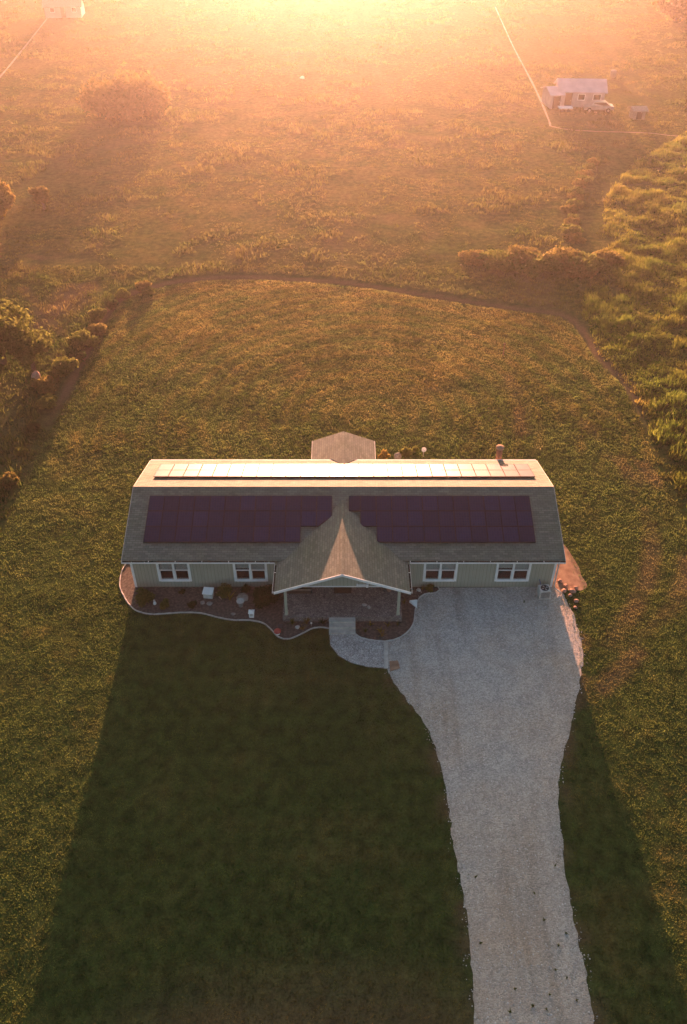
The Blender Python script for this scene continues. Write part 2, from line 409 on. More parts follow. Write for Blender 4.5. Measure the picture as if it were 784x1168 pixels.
def glass_mat():
    m, nt, b = new_mat("window_glass")
    gl = nt.nodes.new("ShaderNodeBsdfGlossy"); gl.inputs['Roughness'].default_value = .03
    tr = nt.nodes.new("ShaderNodeBsdfTransparent"); tr.inputs[0].default_value = (.82, .86, .86, 1)
    lw = nt.nodes.new("ShaderNodeLayerWeight"); lw.inputs[0].default_value = .5
    fr = nt.nodes.new("ShaderNodeMath"); fr.operation = 'POWER'; nt.links.new(lw.outputs['Facing'], fr.inputs[0]); fr.inputs[1].default_value = 3.5
    mx = nt.nodes.new("ShaderNodeMixShader")
    nt.links.new(mth(nt, 'ADD', mth(nt, 'MULTIPLY', fr.outputs[0], .8), .05, True), mx.inputs[0])
    nt.links.new(tr.outputs[0], mx.inputs[1]); nt.links.new(gl.outputs[0], mx.inputs[2])
    nt.links.new(mx.outputs[0], nt.nodes["Material Output"].inputs[0])
    return m

M = dict(
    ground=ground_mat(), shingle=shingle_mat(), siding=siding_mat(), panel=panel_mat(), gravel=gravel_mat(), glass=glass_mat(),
    white=noisy("white_painted_trim", (.74, .73, .71), (.86, .85, .83), 2.5, .5),
    dirty_white=noisy("weathered_white", (.42, .41, .38), (.62, .61, .57), 6, .7),
    frame=noisy("dark_panel_frame", (.012, .012, .015), (.02, .02, .024), 5, .8, spec=.05),
    debris=noisy("gutter_leaf_litter", (.010, .009, .007), (.035, .028, .02), 14, 1, .6, 40),
    mulch=noisy("brown_mulch", (.045, .036, .030), (.125, .104, .088), 7, 1, .9, 26, detail=8, c3=(.078, .062, .052)),
    redclay=noisy("red_clay_dirt", (.20, .11, .07), (.36, .23, .15), 2.2, 1, .6, 18, detail=8),
    track=noisy("pale_dirt_track", (.12, .09, .06), (.19, .145, .10), .8, 1, .3, 8),
    porch=pebble_concrete("pebble_porch_floor", (.16, .14, .13), (.30, .27, .25), 8),
    walk=pebble_concrete("pebble_walk", (.38, .345, .32), (.60, .56, .53), 8),
    concrete=noisy("pale_concrete", (.36, .33, .29), (.52, .48, .43), 4, .85, .3, 30),
    edging=noisy("pale_edging", (.34, .33, .31), (.50, .48, .45), 3, .7, .2, 20),
    post=noisy("pale_green_post", (.34, .35, .27), (.42, .43, .34), 3, .7),
    curtain=noisy("cream_curtain", (.50, .50, .47), (.68, .68, .64), 20, .9),
    interior=noisy("room_interior", (.025, .03, .045), (.04, .045, .06), 1, .9),
    door=noisy("brown_door", (.10, .055, .03), (.15, .085, .05), 4, .5),
    metal=noisy("galvanised_metal", (.36, .35, .34), (.5, .49, .48), 8, .45, metal=.6),
    rust=noisy("rusty_pipe", (.14, .07, .045), (.24, .13, .09), 9, .8, .3),
    stone=noisy("grey_stone", (.15, .14, .13), (.30, .28, .26), 8, .9, .7, 25),
    palestone=noisy("pale_stone", (.34, .31, .28), (.52, .49, .45), 8, .9, .6, 25),
    redstone=noisy("reddish_stone", (.26, .14, .10), (.42, .26, .19), 8, .9, .6, 25),
    wood=noisy("grey_driftwood", (.24, .20, .16), (.38, .33, .28), 6, .9, .3),
    darkwood=noisy("dark_stained_wood", (.035, .026, .02), (.06, .045, .035), 5, .7, .2),
    bark=noisy("tree_bark", (.08, .06, .045), (.16, .125, .095), 8, .95, .8, 30),
    red=noisy("red_paint", (.35, .05, .04), (.48, .09, .07), 10, .6),
    blue=noisy("blue_plastic", (.05, .10, .20), (.07, .14, .26), 10, .5),
    grille=noisy("dark_grille", (.03, .032, .035), (.06, .062, .065), 20, .6),
    terracotta=noisy("terracotta_pot", (.26, .13, .085), (.34, .18, .12), 8, .85),
    barnwall=noisy("white_barn_wall", (.36, .32, .32), (.50, .45, .45), 1.2, .7),
    barnroof=noisy("pale_metal_roof", (.42, .36, .40), (.55, .48, .52), .8, .6),
    tyre=noisy("black_rubber", (.015, .015, .015), (.03, .03, .03), 8, .9),
    carpaint=noisy("silver_car_paint", (.30, .28, .27), (.4, .38, .37), 3, .4, metal=.3),
    darkglass=noisy("dark_car_glass", (.015, .017, .02), (.03, .032, .035), 3, .1),
    lawn_blade=blade_mat("lawn_blades", (1.85, 1.7, 1.6)), field_blade=blade_mat("meadow_blades", (1.2, 1.15, .95), .45), scrub_blade=blade_mat("scrub_blades", (2.0, 1.9, 1.15), .5),
    leaf_dark=leaf_mat("dark_evergreen_leaves", (.014, .028, .010), (.05, .075, .024)),
    leaf_mid=leaf_mat("mid_green_leaves", (.045, .065, .016), (.16, .17, .045)),
    leaf_olive=leaf_mat("olive_leaves", (.075, .072, .022), (.19, .155, .05)),
    leaf_gold=leaf_mat("golden_leaves", (.12, .09, .025), (.30, .22, .06)),
    leaf_yellow=leaf_mat("yellow_flowering_leaves", (.08, .09, .02), (.38, .30, .05)),
)

# ------------------------------------------------------------------ mesh builder
class MB:
    def __init__(s): s.v = []; s.f = []
    def _add(s, vs, fs):
        o = len(s.v); s.v += [tuple(map(float, p)) for p in vs]; s.f += [tuple(i + o for i in f) for f in fs]; return s
    def box(s, x0, x1, y0, y1, z0, z1):
        return s._add([(x0, y0, z0), (x1, y0, z0), (x1, y1, z0), (x0, y1, z0), (x0, y0, z1), (x1, y0, z1), (x1, y1, z1), (x0, y1, z1)],
                      [(3, 2, 1, 0), (4, 5, 6, 7), (0, 1, 5, 4), (1, 2, 6, 5), (2, 3, 7, 6), (3, 0, 4, 7)])
    def slab(s, top, t):
        """closed slab: polygon `top` (ccw seen from above) extruded down by t"""
        n = len(top)
        return s._add([*top] + [(p[0], p[1], p[2] - t) for p in top],
                      [tuple(range(n)), tuple(range(2 * n - 1, n - 1, -1))] + [(i, i + n, (i + 1) % n + n, (i + 1) % n) for i in range(n)])
    def sheet(s, pts, z):
        return s._add([(x, y, z) for x, y in pts], [tuple(range(len(pts)))])
    def loft(s, rings, cap=True):
        n = len(rings[0]); vs = [p for r in rings for p in r]; fs = []
        for k in range(len(rings) - 1):
            for i in range(n):
                j = (i + 1) % n
                fs.append((k * n + i, k * n + j, (k + 1) * n + j, (k + 1) * n + i))
        if cap: fs += [tuple(range(n - 1, -1, -1)), tuple(range((len(rings) - 1) * n, len(rings) * n))]
        return s._add(vs, fs)
    def lathe(s, prof, c=(0, 0, 0), n=14):
        return s.loft([[(c[0] + r * math.cos(2 * math.pi * i / n), c[1] + r * math.sin(2 * math.pi * i / n), c[2] + z) for i in range(n)] for r, z in prof])
    def tube(s, pts, rad, n=7):
        P = [Vector(p) for p in pts]; rings = []
        rr = rad if isinstance(rad, (list, tuple)) else [rad] * len(P)
        for i, p in enumerate(P):
            d = (P[min(i + 1, len(P) - 1)] - P[max(i - 1, 0)]).normalized()
            a = d.cross(Vector((0, 0, 1)) if abs(d.z) < .9 else Vector((1, 0, 0))).normalized(); b = d.cross(a)
            rings.append([tuple(p + (a * math.cos(2 * math.pi * k / n) + b * math.sin(2 * math.pi * k / n)) * rr[i]) for k in range(n)])
        return s.loft(rings)
    def rock(s, c, sx, sy, sz, seed=0, nu=9, nv=6):
        rn = random.Random(seed); ph = [rn.uniform(0, 6) for _ in range(6)]
        rings = []
        for j in range(nv + 1):
            a = -math.pi / 2 + math.pi * (j + .15) / (nv + .3)
            ring = []
            for i in range(nu):
                t = 2 * math.pi * i / nu
                k = 1 + .16 * math.sin(2 * t + ph[0] + j) + .10 * math.sin(3 * t + ph[1] - 2 * a) + rn.uniform(-.06, .06)
                ring.append((c[0] + sx * k * math.cos(a) * math.cos(t), c[1] + sy * k * math.cos(a) * math.sin(t), max(c[2] - .03, c[2] + sz * (math.sin(a) * .75 + .3) * (1 + .1 * math.sin(t + ph[2])))))
            rings.append(ring)
        return s.loft(rings)
    def build(s, name, mat, parent=None, org=(0, 0, 0), smooth_=False):
        me = bpy.data.meshes.new(name)
        vs = [(x - org[0], y - org[1], z - org[2]) for x, y, z in s.v]
        me.from_pydata(vs, [], s.f); me.materials.append(mat)
        uvl = me.uv_layers.new(name="UVMap"); me.update()
        co = [Vector(v) for v in s.v]
        for p in me.polygons:
            n = p.normal
            if abs(n.z) > .999: u, v = Vector((1, 0, 0)), Vector((0, 1, 0))
            else:
                u = Vector((0, 0, 1)).cross(n).normalized()
                if abs(u.x) > abs(u.y):
                    if u.x < 0: u = -u
                elif u.y < 0: u = -u
                v = n.cross(u)
                if v.z < 0: v = -v
            for li in p.loop_indices:
                c = co[me.loops[li].vertex_index]; uvl.data[li].uv = (c.dot(u), c.dot(v))
            if smooth_: p.use_smooth = True
        o = bpy.data.objects.new(name, me); COL.objects.link(o)
        if parent: o.parent = parent
        elif org != (0, 0, 0): o.location = org
        return o

def tag(o, label=None, cat=None, group=None, kind=None):
    if label: o['label'] = label
    if cat: o['category'] = cat
    if group: o['group'] = group
    if kind: o['kind'] = kind
    return o

def empty(name, loc, label, cat, group=None, rz=0):
    o = bpy.data.objects.new(name, None); COL.objects.link(o); o.location = loc; o.rotation_euler[2] = rz
    o.empty_display_size = .3
    return tag(o, label, cat, group)

def fast_mesh(name, V, F, mat, attrs=None, parent=None, smooth_=False):
    """V (n,3), F (m,k) arrays; attrs: dict of per-vertex floats"""
    me = bpy.data.meshes.new(name)
    m, k = F.shape
    me.vertices.add(len(V)); me.vertices.foreach_set("co", np.ascontiguousarray(V, np.float32).ravel())
    me.loops.add(m * k); me.loops.foreach_set("vertex_index", np.ascontiguousarray(F, np.int32).ravel())
    me.polygons.add(m); me.polygons.foreach_set("loop_start", np.arange(0, m * k, k, dtype=np.int32))
    me.update(calc_edges=True)
    for a, val in (attrs or {}).items():
        at = me.attributes.new(a, 'FLOAT', 'POINT'); at.data.foreach_set("value", np.ascontiguousarray(val, np.float32))
    if smooth_: me.polygons.foreach_set("use_smooth", np.ones(m, bool))
    me.materials.append(mat)
    o = bpy.data.objects.new(name, me); COL.objects.link(o)
    if parent: o.parent = parent
    return o

# ------------------------------------------------------------------ ground sheet
def axis(lo, hi, step, far_lo, far_hi):
    a = list(np.arange(lo, hi + step / 2, step)); s = step
    while a[-1] < far_hi: s *= 1.22; a.append(a[-1] + s)
    s = step
    while a[0] > far_lo: s *= 1.22; a.insert(0, a[0] - s)
    return np.array(a)
gx = axis(-46, 46, .42, -560, 560); gy = axis(4, 125, .42, -160, 900)
GX, GY = np.meshgrid(gx, gy); fx_, fy_ = GX.ravel(), GY.ravel()
gz = ground_z(fx_, fy_)
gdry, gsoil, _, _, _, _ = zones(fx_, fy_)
nx, ny = len(gx), len(gy)
ii = (np.arange(ny - 1)[:, None] * nx + np.arange(nx - 1)[None, :]).ravel()
GF = np.stack([ii, ii + 1, ii + nx + 1, ii + nx], 1)
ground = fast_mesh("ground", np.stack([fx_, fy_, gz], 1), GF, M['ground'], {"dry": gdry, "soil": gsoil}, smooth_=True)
tag(ground, kind='structure')

# ------------------------------------------------------------------ haze over the whole place
hm = bpy.data.materials.new("sunlit_haze"); hm.use_nodes = True
hn = hm.node_tree; hn.nodes.clear()
pv = hn.nodes.new("ShaderNodeVolumePrincipled"); ho = hn.nodes.new("ShaderNodeOutputMaterial")
pv.inputs['Color'].default_value = (*HAZE_COLOR, 1); pv.inputs['Density'].default_value = HAZE_DENSITY; pv.inputs['Anisotropy'].default_value = HAZE_G
hn.links.new(pv.outputs[0], ho.inputs['Volume'])
hz = MB().box(-700, 700, -260, 1150, -1.6, 37).build("haze", hm)
tag(hz, kind='stuff')

# ------------------------------------------------------------------ driveway, beds, walk
def ragged(poly, amp, sub=5, seed=3, keep=lambda x, y: False):
    P = spline(poly, True, sub)
    out = []
    for i, (x, y) in enumerate(P):
        if keep(x, y): out.append((x, y)); continue
        ax, ay = P[i - 1]; bx, by = P[(i + 1) % len(P)]
        dx, dy = bx - ax, by - ay; L = math.hypot(dx, dy) or 1
        k = amp * ((float(vnoise(x, y, 1.7, seed)) - .5) + (float(vnoise(x, y, .3, seed + 1)) - .5) * 1.5)
        out.append((x - dy / L * k, y + dx / L * k))
    return out
DRIVE_S = ragged(DRIVE, .10, 12, 3, lambda x, y: y > 33.4 or (x < 4.6 and y > 27.9))
drive = MB().sheet(DRIVE_S, .016).build("driveway", M['gravel']); tag(drive, kind='structure')
dirt = MB().sheet(ragged([(12.12, 34.1), (12.12, 39.0), (13.0, 38.8), (13.75, 37.6), (14.0, 35.6), (14.1, 34.3), (13.4, 33.95), (12.7, 34.0)], .12, 5, 8), .012).build("dirt_path", M['redclay'])
tag(dirt, kind='structure')
for k, (t, w) in enumerate(TRACKS):
    S = spline(t, sub=6); L_, R_ = [], []
    for i, (x, y) in enumerate(S):
        ax, ay = S[max(i - 1, 0)]; bx, by = S[min(i + 1, len(S) - 1)]
        dx, dy = bx - ax, by - ay; L = math.hypot(dx, dy) or 1
        q = w * .38 * (.6 + .5 * random.random())
        L_.append((x - dy / L * q, y + dx / L * q, .03)); R_.append((x + dy / L * q, y - dx / L * q, .03))
    mb = MB(); n = len(S); mb._add(L_ + R_, [(i + n, i + 1 + n, i + 1, i) for i in range(n - 1)])
    tag(mb.build("path", M['track']), kind='structure')

gb = MB().sheet(BED_LEFT, .024).build("mulch_bed", M['mulch']); tag(gb, kind='structure')
gb2 = MB().sheet(BED_RIGHT, .024).build("mulch_bed", M['mulch']); tag(gb2, kind='structure')
wk = MB().slab([(x, y, .05) for x, y in WALK_S], .06).build("walkway", M['walk']); tag(wk, kind='structure')

# stones kicked off the drive into the turf are part of the loose gravel below
def edging(pts, label, w=.06, h=.08):
    S = spline(pts, sub=6)
    org = (S[0][0], S[0][1], 0); mb = MB(); prev = None; rings = []
    for i, (x, y) in enumerate(S):
        ax, ay = S[max(i - 1, 0)]; bx, by = S[min(i + 1, len(S) - 1)]
        dx, dy = bx - ax, by - ay; L = math.hypot(dx, dy) or 1; nx_, ny_ = -dy / L * w / 2, dx / L * w / 2
        hh = h + .01 * math.sin(i * 1.7)
        rings.append([(x - nx_, y - ny_, -.02), (x + nx_, y + ny_, -.02), (x + nx_, y + ny_, hh - .015), (x + nx_ * .6, y + ny_ * .6, hh), (x - nx_ * .6, y - ny_ * .6, hh), (x - nx_, y - ny_, hh - .015)])
    mb.loft(rings)
    return tag(mb.build("garden_edging", M['edging'], None, org), label, "edging")
edging(BED_LEFT_EDGE, "long wavy pale concrete edging round the wide mulch bed beside the lawn")
edging(BED_RIGHT_EDGE, "short curved pale edging round the small mulch bed beside the gravel driveway")
ks = MB().slab([(2.14, 28.22, .085), (2.36, 28.22, .085), (2.42, 30.05, .085), (2.20, 30.05, .085)], .1).build("kerb_slab", M['concrete'], None, (2.25, 29, 0))
tag(ks, "pale concrete kerb strip between the pebble walkway and gravel driveway", "kerb")
ks2 = MB().slab([(2.46, 28.05, .06), (2.98, 28.25, .06), (2.90, 28.75, .06), (2.45, 28.7, .06)], .07).build("stepping_slab", M['redclay'], None, (2.7, 28.4, 0))
tag(ks2, "reddish flat slab at the near end of the kerb strip on gravel", "slab")

# ------------------------------------------------------------------ the house
HO = (0, 38.7, 0)
house = empty("house", HO, "long low sage green house with grey shingle roof, gabled porch and white trim", "house")
WX, YF, YB, YR = 12.1, 34.25, 43.0, 38.7
EF, EB, ZE, ZR = 33.95, 43.3, 2.42, 3.90
SL = (ZR - ZE) / (YR - EF)
SB = (ZR - ZE) / (EB - YR)
WINS = [(-10.56, -8.86), (-6.20, -4.46), (4.67, 6.42), (8.81, 10.60)]
WZ0, WZ1 = .60, 2.06
def HB(mb, name, mat, parent=house, **k): return mb.build(name, mat, parent, HO if parent is house else HO, **k)
def part(mb, name, mat, label=None):
    o = mb.build(name, mat, house, HO)
    if label: o['label'] = label
    return o
def sub(mb, name, mat, parent): return mb.build(name, mat, parent, HO)

# walls with real openings at the front
def wall_open(y0, y1, x0, x1, z0, z1, opens):
    mb = MB(); xs = x0
    for a, b, c, d in sorted(opens):
        mb.box(xs, a, y0, y1, z0, z1); mb.box(a, b, y0, y1, z0, c); mb.box(a, b, y0, y1, d, z1); xs = b
    mb.box(xs, x1, y0, y1, z0, z1); return mb
ZT = ZE - .02
fo = [(a, b, WZ0, WZ1) for a, b in WINS] + [(-.55, .40, .42, 2.35)]
front = wall_open(YF, YF + .14, -WX, WX, 0.0, ZT, fo)
part(front, "front_wall", M['siding'])
part(MB().box(-WX, WX, YB - .14, YB, 0, ZT), "back_wall", M['siding'])
def gable_side(x0, x1, name):
    mb = MB(); pr = [(YF + .142, 0), (YB - .142, 0), (YB - .142, ZT), (YR, ZR - .16), (YF + .142, ZT)]
    mb._add([(x0, y, z) for y, z in pr] + [(x1, y, z) for y, z in pr],
            [tuple(range(4, -1, -1)), tuple(range(5, 10))] + [(i, (i + 1) % 5, (i + 1) % 5 + 5, i + 5) for i in range(5)])
    return part(mb, name, M['siding'])
gable_side(-WX, -WX + .14, "side_wall"); gable_side(WX - .14, WX, "side_wall")
part(MB().box(-WX + .142, WX - .142, YF + .142, YB - .142, .3, .38), "floor", M['interior'])
# corner boards
for cx0, cx1 in ((-WX - .03, -WX + .10), (WX - .10, WX + .03)):
    part(MB().box(cx0, cx1, YF - .03, YF + .10, 0, ZT - .01), "corner_board", M['white'])
# soffit and roof slabs
RX = 12.46
roof = MB()
T = .13
def mz(y): return ZE + (y - EF) * SL if y <= YR else ZR - (y - YR) * SB
roof.slab([(-RX, EF, ZE), (RX, EF, ZE), (RX, YR, ZR), (-RX, YR, ZR)], T)
roof.slab([(-RX, YR + .002, ZR), (RX, YR + .002, ZR), (RX, EB, ZE), (-RX, EB, ZE)], T)
roof_o = part(roof, "roof", M['shingle'])
sub(MB()._add([(-RX, YR - .14, mz(YR - .14) + .012), (RX, YR - .14, mz(YR - .14) + .012), (RX, YR, ZR + .03), (-RX, YR, ZR + .03), (-RX, YR + .14, mz(YR + .14) + .012), (RX, YR + .14, mz(YR + .14) + .012)],
               [(0, 1, 2, 3), (3, 2, 5, 4)]), "ridge_cap", M['shingle'], roof_o)
# rake trim
for x0, x1 in ((-RX - .025, -RX - .002), (RX + .002, RX + .025)):
    for ya, yb in ((EF, YR - .001), (YR + .001, EB)):
        rk = MB()
        rk._add([(x0, ya, mz(ya) - .01), (x1, ya, mz(ya) - .01), (x1, yb, mz(yb) - .01), (x0, yb, mz(yb) - .01),
                 (x0, ya, mz(ya) - .13), (x1, ya, mz(ya) - .13), (x1, yb, mz(yb) - .13), (x0, yb, mz(yb) - .13)],
                [(0, 1, 2, 3), (7, 6, 5, 4), (0, 4, 5, 1), (1, 5, 6, 2), (2, 6, 7, 3), (3, 7, 4, 0)])
        sub(rk, "rake_trim", M['dirty_white'], roof_o)


# porch roof
PXC, PH, PY0, PZR = -.07, 3.68, 31.64, 3.62
PS = (PZR - 2.27) / PH
def pz(x): return PZR - abs(x - PXC) * PS
def valley_y(x): return EF + (pz(x) - ZE) / SL
pr = MB(); eave_z = pz(PXC + PH)
yb_r = valley_y(PXC)
for s in (-1, 1):
    xe = PXC + s * PH
    # outer eave reaches the main eave, then the valley climbs to the ridge
    xv = PXC + s * (PZR - ZE) / PS      # where gable plane is level with the main eave
    top = [(xe, PY0, pz(xe)), (PXC, PY0, PZR), (PXC, yb_r, PZR), (xv, EF + .0, ZE + .0), (xe, EF, pz(xe))]
    top = [(x, y, z + .015) for x, y, z in top]
    if s > 0: top = top[::-1]
    pr.slab(top, .13)
porch_roof = part(pr, "porch_roof", M['shingle'])
sub(MB()._add([(PXC - .14, PY0, PZR - .02), (PXC, PY0, PZR + .05), (PXC + .14, PY0, PZR - .02), (PXC - .14, yb_r, PZR - .02), (PXC, yb_r, PZR + .05), (PXC + .14, yb_r, PZR - .02)],
              [(0, 1, 4, 3), (1, 2, 5, 4)]), "ridge_cap", M['shingle'], porch_roof)
ff = MB()
for s in (-1, 1):
    xe = PXC + s * (PH + .03); a, b = PY0 - .05, PY0 - .003
    q = [(xe, pz(xe) + .035), (PXC, PZR + .035), (PXC, PZR - .13), (xe, pz(xe) - .13)]
    if s > 0: q = q[::-1]
    ff._add([(x, a, z) for x, z in q] + [(x, b, z) for x, z in q], [(3, 2, 1, 0), (4, 5, 6, 7), (0, 1, 5, 4), (1, 2, 6, 5), (2, 3, 7, 6), (3, 0, 4, 7)])
sub(ff, "fascia", M['white'], porch_roof)
# gable siding
gz0 = 2.62; gw = (PZR - .15 - gz0) / PS
gb_ = MB(); tri = [(PXC - gw, gz0), (PXC + gw, gz0), (PXC, PZR - .15)]
gb_._add([(x, PY0 + .12, z) for x, z in tri] + [(x, PY0 + .22, z) for x, z in tri], [(0, 1, 2), (5, 4, 3), (0, 3, 4, 1), (1, 4, 5, 2), (2, 5, 3, 0)])
part(gb_, "porch_gable", M['siding'])
part(MB().box(PXC - gw, PXC + gw, PY0 + .10, PY0 + .24, gz0 - .06, gz0 - .003), "gable_trim", M['white'])
for s in (-1, 1):
    x = PXC + s * 3.10
    part(MB().box(x - .07, x + .07, PY0 + .1, EF + .3, 2.22, 2.33), "porch_beam", M['post'])
    p = part(MB().box(x - .075, x + .075, PY0 + .05, PY0 + .20, .42, 2.218), "porch_post", M['post'])
    sub(MB().box(x - .10, x + .10, PY0 + .03, PY0 + .225, .402, .50), "post_base", M['post'], p)
# flood light on the gable
fl = part(MB().box(.74, 1.28, PY0 + .03, PY0 + .07, 2.74, 2.79), "floodlight", M['white'])
sub(MB().box(.70, .78, PY0 - .01, PY0 + .07, 2.70, 2.84), "lamp_head", M['white'], fl)
sub(MB().box(1.22, 1.34, PY0 - .05, PY0 + .07, 2.66, 2.86), "lamp_head", M['white'], fl)
# porch floor and steps
part(MB().box(-3.38, 3.26, 31.55, YF - .002, 0.0, .40), "porch_floor", M['porch'])
st = MB()
for k in range(3):
    st.box(-.80, .66, 31.548 - .32 * (k + 1), 31.548 - .32 * k - .002, 0, .36 - .11 * k)
part(st, "porch_steps", M['concrete'])
# front door, tucked under the porch
d = part(MB().box(-.50, .35, YF + .03, YF + .08, .43, 2.33), "door", M['door'])
sub(MB().lathe([(.01, 0), (.03, .01), (.03, .05), (.01, .06)], (.25, YF, 1.35), 8), "handle", M['metal'], d)
df = MB().box(-.62, -.552, YF - .03, YF + .05, .402, 2.40).box(.402, .47, YF - .03, YF + .05, .402, 2.40).box(-.552, .402, YF - .03, YF + .05, 2.352, 2.40)
sub(df, "door_frame", M['white'], d)

# windows
for a, b in WINS:
    cas = MB(); c = .095
    cas.box(a - c, a + .03, YF - .045, YF + .05, WZ0 - c, WZ1 + c).box(b - .03, b + c, YF - .045, YF + .05, WZ0 - c, WZ1 + c)
    cas.box(a + .032, b - .032, YF - .045, YF + .05, WZ1 - .03, WZ1 + c).box(a + .032, b - .032, YF - .06, YF + .05, WZ0 - c, WZ0 + .03)
    mid = (a + b) / 2
    cas.box(mid - .06, mid + .06, YF - .045, YF + .05, WZ0 + .032, WZ1 - .032)
    w = part(cas, "window", M['white'])
    for x0, x1 in ((a + .032, mid - .062), (mid + .062, b - .032)):
        drop = random.uniform(-.12, .14)
        zm = (WZ0 + WZ1) / 2 + .02
        sub(MB().box(x0, x1, YF + .0, YF + .045, zm - .022, zm + .022).box(x0, x0 + .03, YF, YF + .045, WZ0 + .032, zm - .024).box(x1 - .03, x1, YF, YF + .045, WZ0 + .032, zm - .024), "sash", M['white'], w)
        sub(MB().box(x0, x1, YF + .052, YF + .058, WZ0 + .02, WZ1 - .02), "pane", M['glass'], w)
        # pleated curtain over the upper half
        n = 40; top, bot = [], []
        for i in range(n + 1):
            x = x0 + (x1 - x0) * i / n; y = YF + .11 + .018 * math.sin(i * 1.25)
            top.append((x, y, WZ1 - .02)); bot.append((x, y, zm - .02 + .01 * math.sin(i * .5)))
        cb = MB(); bot = [(q[0], q[1], q[2] + drop) for q in bot]; cb._add(top + bot, [(i + n + 1, i + n + 2, i + 1, i) for i in range(n)])
        sub(cb, "curtain", M['curtain'], w)

# gutters with leaf litter
def gutter(p0, p1, z, out, seed):
    """p0->p1 along an eave, `out` the outward direction"""
    (x0, y0), (x1, y1) = p0, p1; ox, oy = out; mb = MB()
    def seg(o0, o1, za, zb, t0=0, t1=1, m=mb):
        ax, ay = x0 + (x1 - x0) * t0, y0 + (y1 - y0) * t0; bx, by = x0 + (x1 - x0) * t1, y0 + (y1 - y0) * t1
        xs = sorted([ax + ox * o0, bx + ox * o1, ax + ox * o1, bx + ox * o0]); ys = sorted([ay + oy * o0, by + oy * o1, ay + oy * o1, by + oy * o0])
        m.box(xs[0], xs[-1], ys[0], ys[-1], za, zb)
    seg(.105, .120, z - .12, z - .03); seg(.004, .105, z - .12, z - .105)
    L = math.hypot(x1 - x0, y1 - y0)
    for k in range(int(L / 1.5) + 1):
        t = k * 1.5 / L; seg(.0, .104, z - .02, z - .006, t, min(1, t + .03 / L))
    g = part(mb, "gutter", M['white'])
    db = MB(); rn = random.Random(seed); t = 0
    while t < 1:
        ln = rn.uniform(.1, .9) / L; hh = rn.uniform(.02, .055)
        seg(.010, .102, z - .104, z - .055 + hh * .8, t, min(1, t + ln), db); t += ln + rn.choice([0, 0, .03, .08]) / L
    sub(db, "leaf_litter", M['debris'], g)
gutter((-RX, EF), (PXC - PH - .12, EF), ZE - .02, (0, -1), 1)
gutter((PXC + PH + .12, EF), (RX, EF), ZE - .02, (0, -1), 2)
gutter((PXC - PH, PY0), (PXC - PH, EF - .12), 2.27, (-1, 0), 3)
gutter((PXC + PH, PY0), (PXC + PH, EF - .12), 2.27, (1, 0), 4)
part(MB().box(-RX + .03, RX - .03, EB + .002, EB + .10, ZE - .14, ZE - .02), "gutter", M['white'])
# down pipe at the right corner
dp = MB().tube([(12.25, 34.12, 2.3), (12.22, 34.18, 2.1), (12.22, 34.18, .25), (12.25, 34.05, .12), (12.55, 33.7, .07)], .04, 6)
part(dp, "downpipe", M['dirty_white'])
dp = MB().tube([(-3.86, 33.86, 2.24), (-3.9, 34.15, 2.0), (-3.9, 34.15, .2), (-3.9, 33.95, .1)], .04, 6)
part(dp, "downpipe", M['dirty_white'])

# back door roof, behind the ridge
bx, bh, by1, bzr, bze = 0.0, 2.09, 46.1, 2.72, 1.92
bye = EB + .12
br_ = MB()
for s in (-1, 1):
    xe = bx + s * bh
    top = [(xe, by1, bze), (bx, by1, bzr), (bx, YR + (ZR - bzr) / SB, bzr), (bx + s * bh * (bzr - ZE) / (bzr - bze), bye, ZE), (xe, bye, bze)]
    top = [(x, y, z + .012) for x, y, z in top]
    if s < 0: top = top[::-1]
    br_.slab(top, .12)
bro = part(br_, "back_porch_roof", M['shingle'])
for s in (-1, 1):
    sub(MB().box(bx + s * (bh + .018) - .013, bx + s * (bh + .018) + .013, 43.42, by1, 1.78, 1.94), "fascia", M['dirty_white'], bro)
for s in (-1, 1):
    part(MB().box(bx + s * 1.9 - .06, bx + s * 1.9 + .06, 45.85, 45.97, 0, 1.84), "back_porch_post", M['white'])
part(MB().box(-2.0, 2.0, YB + .004, 46.0, 0, .20), "back_deck", M['wood'])
# plumbing vents and flue
fx, fy = 10.1, 43.75
flu = part(MB().lathe([(.19, 0), (.19, 3.0)], (fx, fy, 0), 16), "chimney", M['rust'])
sub(MB().lathe([(.195, 3.002), (.26, 3.03), (.26, 3.16), (.20, 3.20), (.03, 3.24)], (fx, fy, 0), 16), "chimney_cap", M['redclay'], flu)

